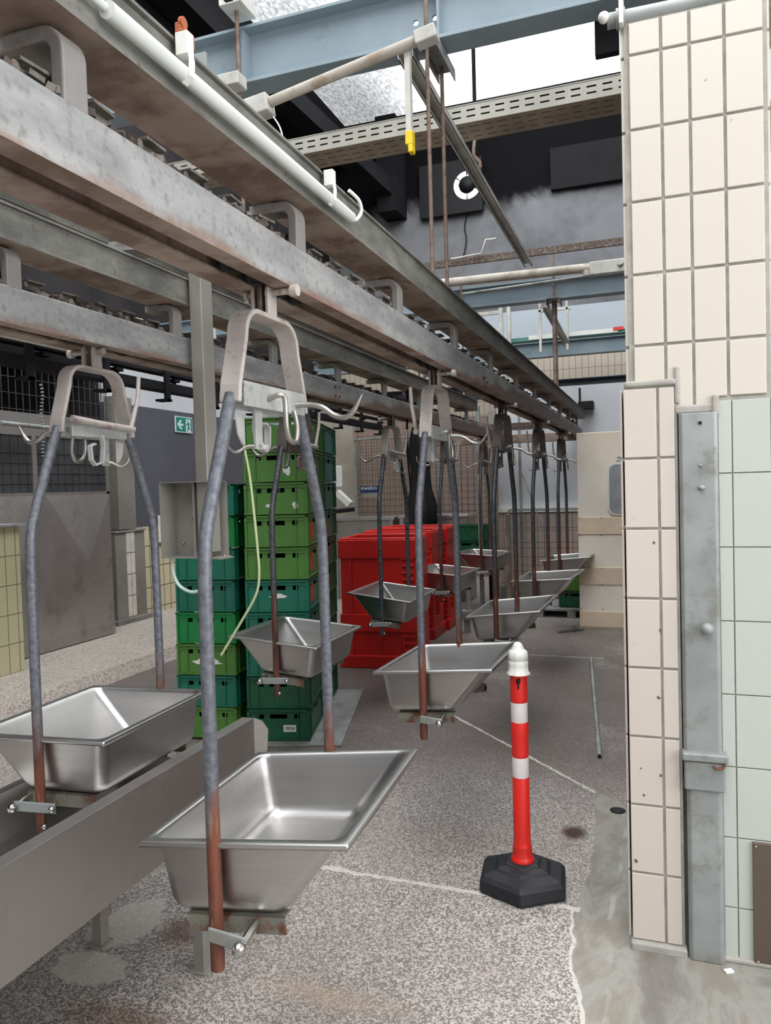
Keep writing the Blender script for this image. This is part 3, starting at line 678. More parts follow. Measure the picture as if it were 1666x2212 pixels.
clampU(-.955,3.575,3.735,.085,.40,'short steel channel clamped under the nearest beam around the rod pair',False,'galv',.055)
clampU(-1.945,3.46,4.075,.12,.16,'small white channel around a rod on top of the nearest beam at the left',True)
clampU(-1.0,8.3,3.60,.14,.25,'small channel under the second beam at the thick sleeve tube',False,'galv',.06)
clampU(-2.0,8.3,3.60,.16,.25,'small channel under the second beam at the left rod',False,'galv',.06)

# slanted dusty tube lamp with junction boxes
A=atY(585,220,3.30); B=atY(905,86,3.30)
sl=empty('slanted_tube_lamp',A,label='dusty beige tubular lamp slanting up to the nearest roof beam between two white end boxes',cat='lamp')
d=B-A
MB().tube([(0,0,0),tuple(d)],.024,20).build('lamp_tube',M['dusty_tube'],sl)
MB().box((-.075,.0,-.02),(.15,.09,.085),0,Matrix.Rotation(-.12,3,'Y')).build('end_box',M['grey_white'],sl,bev=.006)
MB().box(tuple(d+Vector((.035,0,.005))),(.10,.07,.06),0,Matrix.Rotation(-.18,3,'Y')).build('end_box',M['grey_white'],sl,bev=.006)
MB().tube(smoothpts([(.0,.02,-.06),(.035,.02,-.12),(.05,.02,-.2),(.045,.02,-.3)],5),.004,8).build('cable',M['white_pl'],sl)
o=MB().b2(-.07,.05,-.045,.045,-.03,.03).build('junction_box',M['grey_white'],bev=.005); o.location=atY(505,178,3.4); tag(o,'small white box on the rod left of the slanted lamp','junction box')
o=MB().b2(-.04,.04,-.01,.01,-.07,.07).build('beam_plate',M['galv'],bev=.003); o.location=atY(432,148,3.3); tag(o,'grey plate standing on the near rail before the roof beam','plate')

# perforated cable tray
tr=empty('cable_tray',(-2.7,4.6,3.86),label='perforated steel cable tray crossing below the skylight',cat='cable tray')
mb=MB(); x0,x1=-3.4,3.6
step=.088; nslot=int((x1-x0)/step)
for z0,z1 in ((0,.030),(.040,.066),(.076,.108)): mb.b2(x0,x1,0,.002,z0,z1)
for k_ in range(nslot):
    xx=x0+k_*step; mb.b2(xx,xx+.034,0,.002,.030,.040); mb.b2(xx,xx+.034,0,.002,.066,.076)
mb.b2(x0,x1,-.003,0,.103,.108)
mb.build('side_wall',M['tray_zinc'],tr)
mb=MB(); ys=[.0,.05,.06,.12,.13,.19,.20,.25]
for i in range(0,len(ys),2): mb.b2(x0,x1,ys[i],ys[i+1],-.002,0)
for k_ in range(nslot):
    xx=x0+k_*step
    for i in range(1,len(ys)-1,2): mb.b2(xx,xx+.034,ys[i]-.001,ys[i+1]+.001,-.002,0)
mb.build('tray_floor',M['tray_under'],tr)
MB().b2(x0,x1,.01,.24,.004,.05).build('slot_fill',M['black'],tr)  # solid filling added in place of cables, blocks sky through the slots
MB().b2(x0,x1,.248,.25,0,.098).build('rear_wall',M['grey_white'],tr)
rod(-1.02,4.70,3.86,8.7,.012,M['dark_steel'],'dark hanger rod between the perforated cable tray and the skylight')

# C-channel running away under the tray + hanging strut with yellow cap
def cchan(p,q,label,w=.05,h=.035):
    p,q=Vector(p),Vector(q); r=MB(); d=(q-p)
    y0,y1=p.y,q.y
    def sec(x0,x1,z0,z1):
        vs=[]
        for (P_) in (p,q):
            vs+=[(P_.x+x0,P_.y,P_.z+z0),(P_.x+x1,P_.y,P_.z+z0),(P_.x+x1,P_.y,P_.z+z1),(P_.x+x0,P_.y,P_.z+z1)]
        r.add(vs,[(0,1,2,3),(7,6,5,4),(0,4,5,1),(1,5,6,2),(2,6,7,3),(3,7,4,0)])
    sec(-w/2,w/2,h-.004,h); sec(-w/2,-w/2+.004,0,h); sec(w/2-.004,w/2,0,h); sec(-w/2,-w/2+.014,0,.003); sec(w/2-.014,w/2,0,.003)
    return tag(r.build('mounting_channel',M['grey_white']),label,'mounting channel')
cchan((-1.085,3.5,3.69),(-1.10,7.25,3.69),'slotted steel mounting channel running away beneath the perforated cable tray',.075)
cchan((-1.17,9.0,3.66),(-1.21,11.5,3.66),'short mounting channel beyond the second blue-grey beam',.09)
st=empty('strut',(-1.02,3.32,3.22),label='pale vertical strut with a yellow end cap hanging below the nearest beam',cat='strut')
MB().b2(-.014,.010,-.004,0,.0,.44).b2(.006,.010,0,.03,.0,.44).b2(-.014,-.010,0,.02,.0,.44).build('strut_bar',M['grey_white'],st,bev=.001)
MB().b2(-.018,.016,-.008,.035,-.015,.045).b2(-.006,.016,-.008,.035,-.05,-.015).build('end_cap',M['yellow'],st,bev=.003)

# lines in front of the second beam
o=MB().b2(-2.35,.9,7.95,8.0,3.995,4.06).b2(-2.35,.9,7.93,7.955,3.985,4.0).build('steel_angle_rail',M['channel']); tag(o,'horizontal grey steel angle crossing just above the beige pipe','steel angle')
o=MB().b2(-2.2,.9,8.05,8.1,3.868,3.878).b2(-2.2,.9,8.05,8.08,3.83,3.84).build('black_cable_rail',M['black']); tag(o,'thin black rail between the steel angle and the beige pipe','rail')
pb=empty('beige_pipe',(-1.4,7.9,3.80),label='thick beige pipe with a white coupling box, in front of the second blue-grey beam',cat='pipe')
P1=atY(955,612,7.9); P2=atY(1275,578,7.9); base=Vector((-1.4,7.9,3.80))
MB().tube([tuple(P1-base),tuple(P2-base)],.045,18).build('pipe_body',M['dusty_tube'],pb)
bx=atY(1313,578,7.9)-base
MB().box(tuple(bx),(.34,.1,.13)).tube([(bx.x-.2,0,bx.z-.06),(bx.x-.2,0,bx.z+.06)],.04,12).build('coupling_box',M['grey_white'],pb,bev=.01)
MB().lathe([(.03,-.02),(.03,.02)],(bx.x+.12,-.06,bx.z+.02),16,Matrix.Rotation(PI/2,3,'X')).build('box_screw',M['grey_white'],pb)
P1=atY(1000,636,8.2); P2=atY(1275,596,8.2)
o=MB().tube([tuple(P1),tuple(P2)],.018,12).build('thin_conduit',M['galv']); tag(o,'thin pale conduit along the top edge of the second blue-grey beam','conduit')
# bent thin conduit on the wall
o=MB().tube([tuple(atY(*p_,7.9)) for p_ in ((975,560),(1040,548),(1050,518),(1072,516))],.012,8).build('bent_conduit',M['grey_white']); tag(o,'thin white bent conduit rising above the steel angle','conduit')
o=MB().tube([tuple(q_) for q_ in smoothpts([atY(*p_,14.45) for p_ in ((1010,455),(1004,490),(1008,520),(1000,560))],6)],.012,8).build('hanging_cable',M['black']); tag(o,'dark cable hanging down the wall below the round fan','cable')
o=MB().tube([tuple(q_) for q_ in smoothpts([atY(*p_,5.2) for p_ in ((1026,300),(1024,335),(1036,350),(1038,362))],5)],.012,8).build('rusty_wire',M['rust_brown']); tag(o,'short twisted rusty wire end hanging under the cable tray','wire')

# exhaust fan in the back wall
fc=atY(1013,405,14.46)
fn=empty('exhaust_fan',fc,label='round exhaust fan with a bright ring of daylight, high in the dark wall',cat='fan')
MB().b2(-.95,.28,-.12,.0,-.5,.5).build('fan_box',M['black'],fn,bev=.01)
mb=MB(); n=48
def ringseg(a0,a1,r0,r1,y):
    k_=max(3,int((a1-a0)/6)); 
    for i in range(k_):
        t0=math.radians(a0+(a1-a0)*i/k_); t1=math.radians(a0+(a1-a0)*(i+1)/k_)
        mb.prism([(r0*math.cos(t0),r0*math.sin(t0)),(r1*math.cos(t0),r1*math.sin(t0)),(r1*math.cos(t1),r1*math.sin(t1)),(r0*math.cos(t1),r0*math.sin(t1))],lambda u,v,d:Vector((u,y-d,v)),.01)
ringseg(45,88,.16,.26,-.125); ringseg(95,140,.16,.26,-.125); ringseg(146,265,.16,.26,-.125); ringseg(271,330,.16,.26,-.125)
mb.build('daylight_gap',M['daylit'],fn)
mb=MB(); mb.lathe([(.02,-.03),(.13,-.02),(.15,.02),(.02,.03)],(0,-.16,0),24,Matrix.Rotation(PI/2,3,'X'))
for a in (0,60,120,180,240,300): mb.box((.1*math.cos(math.radians(a)),-.15,.1*math.sin(math.radians(a))),(.12,.02,.04),0,Matrix.Rotation(-math.radians(a),3,'Y'))
mb.build('fan_hub',M['black'],fn)
o=MB().b2(-1.75,-.2,14.38,14.5,7.0,7.75).build('vent_flap',plain('dark_flap',srgb(38,38,40),.85,Specular_IOR_Level=.12),bev=.01); tag(o,'dark grey rectangular hatch high on the rendered wall right of the fan','hatch')
o=MB().b2(-4.95,-4.55,13.9,14.5,6.9,8.7).build('roof_strut',M['dark_steel']); tag(o,'dark steel stanchion by the wall left of the exhaust fan','steel post')
mb=MB(); mb.bar((-5.6,10.5,8.0),(-4.75,14.2,7.3),.35,.3); o=mb.build('roof_brace',M['dark_steel']); tag(o,'dark sloping roof brace left of the exhaust fan','brace')

# ------------------------------------------------------------------ hanging post with open box and hose
hp=empty('hanging_post',(-1.86,2.9,1.39),label='grey square steel post hanging from above with an open metal box at its foot',cat='post')
MB().box((0,0,.65),(.070,.070,1.25),math.radians(-12)).build('post_tube',M['post_ss'],hp,bev=.004)
mb=MB(); mb.b2(-.21,-.207,-.06,.06,.0,.335); mb.b2(-.21,.06,.057,.06,.0,.335); mb.b2(-.21,.07,-.06,.06,0,.003); mb.b2(-.21,.06,-.06,.06,.332,.335); mb.b2(-.06,-.057,-.03,.06,0,.335)
mb.b2(.0,.09,-.05,.05,-.004,.0)
mb.build('open_box',M['post_ss'],hp)
MB().ball((-.12,.05,.17),.006).ball((-.17,.05,.06),.006).ball((.085,-.02,.008),.005).build('box_screw',M['bolt'],hp)
Z0=Vector((-1.86,2.9,1.39))
hs=[atY(*p_,2.88) for p_ in ((373,1205),(373,1230),(385,1262),(410,1278),(432,1275),(447,1262),(448,1235))]
o=MB().tube(smoothpts(hs,6),.0075,10).build('loop_hose',M['hose']); tag(o,'pale green hose looping below the open metal box','hose')
cs=[atY(*p_,3.5) for p_ in ((515,915),(522,940),(538,1020),(548,1100),(556,1180),(560,1240),(553,1285),(520,1345),(478,1415))]
o=MB().tube(smoothpts(cs,6),.0068,10).build('dangling_cord',M['cord']); tag(o,'pale yellow cord bowing down in front of the tall green crates','cord')
o=MB().tube(smoothpts([atY(*p_,6.3) for p_ in ((865,795),(878,805),(880,850),(880,960),(888,1060))],5),.010,8).build('dangling_cord',M['black']); tag(o,'thin black cable hanging from the second overhead rail','cable')

# ------------------------------------------------------------------ trough under the second line
tg=empty('drain_trough',(-1.5,1.4,0),label='long stainless drain trough on legs at the lower left',cat='trough')
XR=-1.5; XL=-2.18; ya,yb=.1,2.60
mb=MB()
mb.b2(0,.003,ya-1.4,yb-1.4,.505,.792); mb.b2(-.048,.003,ya-1.4,yb-1.4,.789,.792)
mb.b2(-.048,-.045,ya-1.4,yb-1.4,.775,.79)
mb.build('right_wall',M['trough'],tg,bev=.0015)
zL=atX(0,1715,-2.32).z; zb=atX(0,1822,-2.16).z
mb=MB(); mb.add([(0,ya-1.4,.55),(0,yb-1.4,.55),(-.66,yb-1.4,zb),(-.66,ya-1.4,zb),(0,ya-1.4,.535),(0,yb-1.4,.535),(-.66,yb-1.4,zb-.015),(-.66,ya-1.4,zb-.015)],[(0,1,2,3),(7,6,5,4),(0,4,5,1),(1,5,6,2),(2,6,7,3),(3,7,4,0)])
mb.build('trough_floor',M['pan'],tg)
mb=MB(); mb.add([(-.66,ya-1.4,zb),(-.66,yb-1.4,zb),(-.82,yb-1.4,zL),(-.82,ya-1.4,zL)],[(0,1,2,3)]); mb.b2(-.86,-.82,ya-1.4,yb-1.4,zL-.002,zL+.001)
o=mb.build('left_wall',M['trough'],tg); so=o.modifiers.new('s','SOLIDIFY'); so.thickness=.003
mb=MB(); P_=lambda a,b_:(a,b_)
mb.prism([(0,.50),(0,.792),(.028,.775),(.045,.74),(.04,.66),(.012,.50)],lambda a,b_,d:Vector((a,yb-1.4+d-.001+a*.8,b_)),.003)
mb.b2(-.66,0,yb-1.404,yb-1.401,.46,.60)
mb.build('end_plate',M['trough'],tg)
for x,y,h_ in ((-.035,.85,.52),(-.49,.87,.46)):
    MB().box((x,y,h_/2),(.042,.042,h_)).box((x,y,.004),(.07,.07,.008)).build('leg',M['post_ss'],tg,bev=.002)
# stone slabs lying behind the trough
sb=MB(); sb.b2(-2.75,-2.25,2.75,3.05,.0,.05); sb.b2(-2.6,-2.2,3.1,3.35,0,.05)
o=sb.build('stone_slab',M['kerb'],bev=.004); tag(o,'small pale stone slab on the floor under the left pan','slab')

# ------------------------------------------------------------------ crates
def crate_mb():
    """euro box 0.4 x 0.6 x 0.2, origin at front right bottom corner, front face is the 0.4 side"""
    mb=MB(); W,L,Hh=.4,.6,.2; t=.006; a=.012
    def wall(n,side):
        # n: length along the wall, generic slab in local (u along, w outwards, z)
        def f(u0,u1,w0,w1,z0,z1):
            if side==0: mb.b2(-W+u0,-W+u1,a-w1,a-w0,z0,z1)
            if side==1: mb.b2(-a+w0,-a+w1,u0,u1,z0,z1)
            if side==2: mb.b2(-W+u0,-W+u1,L-a+w0,L-a+w1,z0,z1)
            if side==3: mb.b2(-W+a-w1,-W+a-w0,u0,u1,z0,z1)
        hole=[(.045+.035,.045+.065),(.145,.255),(.3,.335)] if n==.4 else [(.12,.155),(.24,.36),(.44,.475)]
        zh0,zh1=.138,.166
        f(0,n,-t,0,.008,zh0); f(0,n,-t,0,zh1,.2)
        e=[0]+[q_ for h_ in hole for q_ in h_]+[n]
        for i in range(0,len(e),2): f(e[i],e[i+1],-t,0,zh0,zh1)
        f(0,n,0,a,.190,.198); f(0,n,0,a*.8,.168,.174); f(0,n,0,a*.8,.006,.014)
        for u in (.004,.07,n-.078,n-.012): f(u,u+.007,0,a*.8,.010,.195)
        f(n/2-.0035,n/2+.0035,0,a*.8,.170,.195)
    wall(.4,0); wall(.6,1); wall(.4,2); wall(.6,3)
    mb.b2(-W+a,-a,a,L-a,.004,.012)
    return mb
cproto={}
def crate(loc,rz,col,label,group,sc_=1.066):
    if col not in cproto:
        o=crate_mb().build('plastic_crate',CR[col]); cproto[col]=o
    else: o=cproto[col].copy(); COL.objects.link(o)
    o.location=loc; o.rotation_euler=(0,0,rz); o.scale=(sc_,sc_,sc_); return tag(o,label,'crate',group)
KS=1.066   # slightly larger boxes, standing almost on the floor
def kk(v): return Vector((v[0]*KS,v[1]*KS,H+(v[2]-H)*KS))
YW=math.radians(15); ux=Vector((math.cos(YW),math.sin(YW),0)); uy=Vector((-math.sin(YW),math.cos(YW),0))
P0=kk((-2.05,4.245,.115)); ordn=['bottom','second','third','fourth','fifth','sixth','seventh','eighth','ninth','top']
colR=['dark green','dark green','teal green','teal green','teal green','light green','light green','light green','light green','light green']
lean=.0047
stickR={}
for k_,c_ in enumerate(colR):
    o=crate(P0+Vector((lean*k_,0,.201*k_))*KS,YW,c_,'%s crate, %s from the %s of the tallest front green stack'%(c_,ordn[k_],'floor') if k_ not in (0,9) else ('dark green bottom crate with a number label in the tallest stack' if k_==0 else 'light green topmost crate of the tallest front stack'),'crates in the tallest front stack'); stickR[k_]=o
PB=P0+uy*.62*KS
for k_ in range(10):
    crate(PB+Vector((lean*k_,0,.201*k_))*KS,YW,'dark green' if k_ not in (9,8) else 'dark teal','dark crate, %s from the floor in the stack hidden behind the tallest one'%ordn[k_] if k_!=9 else 'dark teal topmost crate of the stack behind the tallest one','crates in the rear stack')
PL=kk((-2.512,4.15,.115)); colL=['light green','teal green','light green','bright green','dark teal','teal green','bright green','teal green']
stickL={}
for k_,c_ in enumerate(colL):
    stickL[k_]=crate(PL+Vector((lean*k_,0,.201*k_))*KS,math.radians(9),c_,'%s crate, %s from the floor in the lower left green stack'%(c_,ordn[k_]) if k_ not in (0,7) else ('light green bottom crate of the lower left stack' if k_==0 else 'teal topmost crate of the lower left stack behind the metal box'),'crates in the lower left stack')
# stickers: children of the crates, on the front face
def blotch(par,cx,cz,w,h,seed,mat='sticker'):
    rnd=random.Random(seed); n=18; poly=[(cx+math.cos(2*PI*i/n)*w/2*rnd.uniform(.5,1.1),cz+math.sin(2*PI*i/n)*h/2*rnd.uniform(.5,1.1)) for i in range(n)]
    o=MB().prism(poly,lambda a,b_,d:Vector((a,.0115-d,b_)),.0012).build('torn_sticker',M[mat],par); o['label']='torn pale sticker remains'
blotch(stickR[8],-.13,.075,.06,.07,3); blotch(stickR[7],-.08,.06,.04,.06,4); blotch(stickR[7],-.24,.06,.07,.03,5); blotch(stickR[4],-.19,.1,.12,.035,6); blotch(stickR[2],-.30,.1,.04,.03,7)
blotch(stickL[2],-.2,.09,.27,.05,8); blotch(stickL[0],-.18,.08,.1,.07,9)
pinkred=plain('faded_red_mark',srgb(170,70,48),.6)
for k_ in (4,5,6):
    o=MB().b2(-.0118,-.0105,.09,.25,.04,.15).build('faded_red_mark',pinkred,stickR[k_]); o['label']='faded red printed panel'
lb=MB(); lb.b2(-.170,-.09,.0095,.0118,.055,.098); lo=lb.build('number_label',M['sticker'],stickR[0]); lo['label']='white label with printed digits'
def text(body,size,mat,parent,loc,rot,name='lettering',ext=.0006,sx=1):
    cu=bpy.data.curves.new(name,'FONT'); cu.body=body; cu.size=size; cu.extrude=ext; cu.align_x='CENTER'; cu.align_y='CENTER'
    ob=bpy.data.objects.new(name,cu); COL.objects.link(ob)
    bpy.context.view_layer.update()
    dg=bpy.context.evaluated_depsgraph_get(); me=bpy.data.meshes.new_from_object(ob.evaluated_get(dg)); bpy.data.objects.remove(ob)
    me.materials.clear(); me.materials.append(mat); o=bpy.data.objects.new(name,me); COL.objects.link(o); o.parent=parent; o.location=loc; o.rotation_euler=rot; o.scale=(sx,1,1); return o
text('30024',.028,M['ink'],lo,(-.13,.0088,.077),(PI/2,0,0),sx=.85)
# pallet below
pa=MB(); C0=P0+uy*.6-ux*.2
def pallet(c,L,W,rz,label,name='plastic_pallet',mat='galv'):
    mb=MB(); mb.box((0,0,.095),(W,L,.03))
    for x in (-W/2+.06,0,W/2-.06): mb.box((x,0,.012),(.1,L,.024)); [mb.box((x,y,.05),(.1,.14,.06)) for y in (-L/2+.07,0,L/2-.07)]
    o=mb.build(name,M[mat],bev=.004); o.location=c; o.rotation_euler=(0,0,rz); return tag(o,label,'pallet')
sl_=MB().box((0,0,.006),(.93,1.36,.010)).build('base_sheet',M['galv'],bev=.002); sl_.location=(P0.x-.40,P0.y+.52,0); sl_.rotation_euler=(0,0,YW); tag(sl_,'flat grey sheet on the floor beneath the green crate stacks','floor sheet')

# ------------------------------------------------------------------ red boxes
def redbox(loc,rz,w,l,h,label,slots=False):
    r=empty('red_pallet_box',loc,rz,label=label,cat='pallet box')
    mb=MB(); t=.03
    mb.b2(0,w,0,t,.1,h); mb.b2(0,w,l-t,l,.1,h); mb.b2(0,t,t,l-t,.1,h)
    # side with tall slot
    mb.b2(w-t,w,t,l*.30,.1,h); mb.b2(w-t,w,l*.62,l-t,.1,h); mb.b2(w-t,w,l*.30,l*.62,.1,.22); mb.b2(w-t,w,l*.30,l*.62,.62,h); 
    mb.b2(t,w-t,t,l-t,.1,.13)
    mb.build('box_body',M['red'],r,bev=.012,seg=3)
    mb=MB()
    mb.b2(-.012,w+.012,-.018,.0,h-.19,h-.02); mb.b2(-.01,w+.01,-.018,0,.34,.5) ; mb.b2(w,w+.012,0,l,h-.17,h-.02)
    for x in (.09,.36,w-.14): mb.b2(x,x+.02,-.014,0,.12,h-.15)
    for k_ in range(14):
        z=.16+k_*.065
        if .32<z<.5: continue
        mb.b2(w-.14,w-.02,-.017,0,z,z+.022); 
    for k_ in range(7): mb.b2(w,w+.014,l*.30-.02+.0,l*.30+.02,.25+k_*.05,.275+k_*.05)
    mb.build('rib_panel',M['red'],r,bev=.005)
    mb=MB(); mb.b2(-.02,w+.02,-.03,.12,.0,.12); mb.b2(-.02,w+.02,l-.12,l+.01,0,.12); mb.b2(-.02,.10,.1,l-.1,.0,.12); mb.b2(w-.1,w+.02,.1,l-.1,.0,.12)
    mb.build('runner',M['red'],r,bev=.01)
    return r
RY=math.radians(6)
redbox((-2.80,6.55,0),RY,.72,.60,1.21,'front red plastic pallet box behind the small pan')
redbox((-3.10,7.94,0),.03,.78,.50,1.19,'middle red plastic pallet box, only its top and side seen')
redbox((-3.10,8.50,0),.03,.80,.46,1.20,'rearmost red plastic pallet box by the far green crate')

# ------------------------------------------------------------------ bollard
BX,BYY=-.552,3.124
bo=empty('delineator_post',(BX,BYY,0),math.radians(0),label='red and white traffic post with a black rubber foot standing on the floor',cat='traffic post')
mb=MB(); n=6; rr=lambda r,z,ph=.1+PI/6:[Vector((r*1.0*math.cos(2*PI*i/6+ph),r*.92*math.sin(2*PI*i/6+ph),z)) for i in range(6)]
R0=[(.192,0),(.200,.015),(.196,.055),(.180,.072),(.125,.086),(.118,.095),(.085,.102),(.078,.110),(.05,.114)]
vs=[v for r_,z in R0 for v in rr(r_,z)]; fs=[]
for i in range(len(R0)-1):
    for k_ in range(6): a=i*6+k_; b_=i*6+(k_+1)%6; fs.append((a,b_,b_+6,a+6))
fs.append(tuple(range(5,-1,-1))); fs.append(tuple((len(R0)-1)*6+k_ for k_ in range(6))); mb.add(vs,fs)
mb.build('rubber_base',M['rubber'],bo,bev=.009,seg=3)
prof=[(.047,.108),(.049,.118),(.044,.128),(.039,.135),(.0415,.145),(.037,.151),(.041,.158),(.0365,.165),(.0405,.172),(.036,.180),(.0355,.2),(.0345,.462),(.0335,.464),(.0335,.548),(.0345,.552),(.036,.56),(.0345,.57),(.0345,.60),(.036,.64),(.036,.69),(.0345,.694),(.0335,.696),(.0335,.776),(.0345,.778),(.0345,.79),(.0358,.80),(.0345,.81),(.0345,.905)]
MB().lathe([(a,b_) for a,b_ in prof],(0,0,0),28).build('post_body',M['red_post'],bo)
for z0,z1 in ((.465,.548),(.695,.776)): 
    o=MB().lathe([(.0343,z0),(.0345,z0+.001),(.0345,z1-.001),(.0343,z1)],(0,0,0),28).build('reflective_band',M['refl'],bo); o['label']='white reflective band'
cap=[(.047,.892),(.047,.898),(.041,.902),(.039,.93),(.041,.945),(.038,.948),(.038,.953),(.041,.956),(.038,.985),(.030,.992),(.024,.995),(.021,1.008),(.014,1.02),(.004,1.024)]
MB().lathe(cap,(0,0,0),48,None,.022,8).build('cap',M['white_pl'],bo)
hb=MB(); hb.ball((.004,-.0335,.868),.0095); hb.box((.004,-.034,.85),(.007,.004,.026)); hb.box((.006,-.0335,.875),(.014,.004,.012)); hb.build('keyhole_slot',M['black'],bo)

# ------------------------------------------------------------------ floor bits
a=Vector((-.614,7.36,.014)); b_=Vector((-.354,4.72,.014))
o=MB().tube([tuple(a),tuple(b_)],.0145,14).build('grey_pipe',M['galv']); tag(o,'straight grey pipe lying on the floor behind the red and white post','pipe')
MB().tube([tuple(b_+(b_-a).normalized()*.001),tuple(b_+(b_-a).normalized()*.003)],.010,12).build('pipe_bore',M['black'],o)
o=MB().lathe([(.036,0),(.038,.004),(.031,.006),(.029,.004),(.018,.004),(.014,.006),(.004,.006)],(-.215,3.985,0),28).build('floor_drain',M['black']); tag(o,'small round dark drain cover in the concrete by the pillar','drain')
o=MB().tube([(-1.44,6.0,.03),(-1.34,6.06,.03)],.028,14,cap=False).box((-1.45,6.0,.02),(.05,.05,.04)).build('black_pipe_stub',M['black']); tag(o,'short black pipe stub on the floor behind the second pan','pipe')
o=MB().bar((-1.06,8.55,.015),(-.80,8.78,.02),.035,.012).box((-.90,8.74,.03),(.05,.05,.04),.4).build('bent_metal_strip',M['bolt'],bev=.002); tag(o,'bent shiny metal strip on the floor at the foot of the cream door','metal strip')

# ------------------------------------------------------------------ cream door on the right
dr=MB(); DX0=-.855; DY=8.9
dr.b2(DX0,.35,DY,DY+.06,.0,2.22)
door=struct(dr,'door_1',M['door_pl'],bev=.006)
rb=MB()
for z0,z1 in ((1.07,1.268),(.5,.70),(.02,.20)): rb.b2(DX0-.002,.35,DY-.014,DY+.001,z0,z1)
rb.build('cross_rib',M['door_rib'],door,bev=.008,seg=3)
sc_=MB()
for z in (.22,.5,.70,1.07,1.268):
    for x in (DX0+.015,-.6,-.35,-.1): sc_.ball((x,DY-.016,z+.01 if z<.6 else z-.01),.006)
sc_.build('screw',M['ink'],door)
wn=MB(); poly=[(p_.x,p_.y) for p_ in rrect(-.525,.2,1.283,1.872,.09,0,6)]
wn.prism(poly,lambda u,v,d:Vector((u,DY-.012-d,v)),.006); wf=wn.build('door_window',M['white_pl'],door)
poly=[(p_.x,p_.y) for p_ in rrect(-.505,.18,1.303,1.852,.075,0,6)]
MB().prism(poly,lambda u,v,d:Vector((u,DY-.0185-d,v)),.004).build('pane',M['cloudy'],wf)
lp=MB(); lp.b2(-.435,-.28,DY-.012,DY-.004,1.895,1.955); l_=lp.build('maker_plate',M['white_pl'],door)
text('TROAX',.045,M['ink'],l_,(-.345,DY-.013,1.925),(PI/2,0,0)) if False else None
MB().b2(-.415,-.28,DY-.0135,DY-.0125,1.912,1.938).build('plate_print',M['cloudy'],l_)

# white wall panel and low tile wall behind the rail end
o=struct(MB().b2(-2.15,.9,10.9,11.0,1.31,3.0),'wall_partition',M['white_wall'])
mb=MB(); mb.b2(-2.15,.9,10.86,11.0,.2,1.26); mb.cur=1; mb.b2(-2.15,.9,10.82,11.0,1.26,1.33); mb.cur=2; mb.b2(-2.15,.9,10.84,11,.0,.2)
struct(mb,'wall_dado',[M['tile_pinky'],M['white_pl'],M['conc']])

# wire mesh fences
def meshfence(x0,x1,y,z0,z1,label,dx=.1,dz=.12,extra=True,ax='x'):
    r=empty('mesh_fence',((x0+x1)/2 if ax=='x' else y,y if ax=='x' else (x0+x1)/2,0),label=label,cat='wire mesh fence'); w=x1-x0
    mb=MB(); R_=.0035
    f=(lambda a,c_:(a,0,c_)) if ax=='x' else (lambda a,c_:(0,a,c_))
    n=int(w/dx); 
    for i in range(n+1): mb.bar(f(-w/2+i*dx,z0),f(-w/2+i*dx,z1),R_*2,R_*2)
    n=int((z1-z0)/dz)
    for i in range(n+1): mb.bar(f(-w/2,z0+i*dz),f(w/2,z0+i*dz),R_*2,R_*2)
    g_=mb.build('wire_grid',M['wire'],r); g_['kind']='stuff'
    if extra:
        MB().bar(f(-w/2,0 if z0<.5 else z0-.0),f(-w/2,z1),.035,.035).build('fence_post',M['galv'],r); MB().bar(f(w/2,0 if z0<.5 else z0),f(w/2,z1),.035,.035).build('fence_post',M['galv'],r)
        MB().bar(f(-w/2,z1),f(w/2,z1),.03,.03).build('fence_rail',M['galv'],r)
    return r
meshfence(-5.2,-2.3,13.0,1.1,2.55,'wire mesh partition before the tiled back wall, behind the hanging black sack',.11,.11)
meshfence(-1.95,-.85,10.6,.05,1.30,'low wire mesh fence before the tile dado near the cream door',.16,.2)
o=MB().bar((-1.78,10.5,1.9),(-1.11,10.5,.01),.025,.012).build('leaning_bar',M['galv']); tag(o,'thin grey bar leaning diagonally before the white wall panel','bar')
o=MB().b2(-1.93,-1.88,10.2,10.25,.0,1.25).build('brown_stake',M['rust_brown']); tag(o,'brown upright bar fixed at the left end of the low mesh fence','bar')

# vertical conduit bundle left of white panel
for i,(px,w_,yy,mt,lb) in enumerate(((1040,.05,9.9,'galv','pale speckled upright post right of the far green crate'),(1070,.1,10.6,'post_ss','broad grey steel stanchion behind the third carrier'),(1128,.03,10.7,'galv','slim pale pipe at the left edge of the white wall panel'))):
    q_=atY(px,1200,yy); o=MB().b2(q_.x-w_/2,q_.x+w_/2,yy-.03,yy+.03,0,2.7).build('stanchion',M[mt],bev=.003); tag(o,lb,'stanchion')
# back tiled low wall behind fence, steel boxes
mb=MB()
struct(MB().b2(-5.9,-2.2,13.6,13.7,0,2.9),'wall_rear_tiles',tilewall('brown_back_tiles',srgb(150,132,120),srgb(96,86,80),w=.12,h=.12,z0=0))
struct(MB().b2(-6.0,-5.35,13.3,13.5,0,3.0),'trim_4',M['wood'])
def steelbox(x0,x1,y,z0,z1,label):
    r=empty('steel_cabinet',((x0+x1)/2,y,0),label=label,cat='cabinet'); w=(x1-x0)
    MB().b2(-w/2,w/2,0,.5,z0,z1).build('cabinet_body',M['trough'],r,bev=.01)
    MB().b2(-w/2-.02,w/2+.02,-.03,.52,z1,z1+.05).build('cabinet_rim',M['pan'],r,bev=.01)
    for x in (-w/2+.03,w/2-.03): MB().b2(x-.03,x+.03,-.02,.0,z0,z1).build('corner_post',M['pan'],r,bev=.004)
    return r
steelbox(-4.62,-3.66,10.6,.0,1.18,'large steel box behind the front red pallet box')
steelbox(-3.56,-2.55,10.6,.0,1.20,'large steel box behind the rear red pallet boxes')
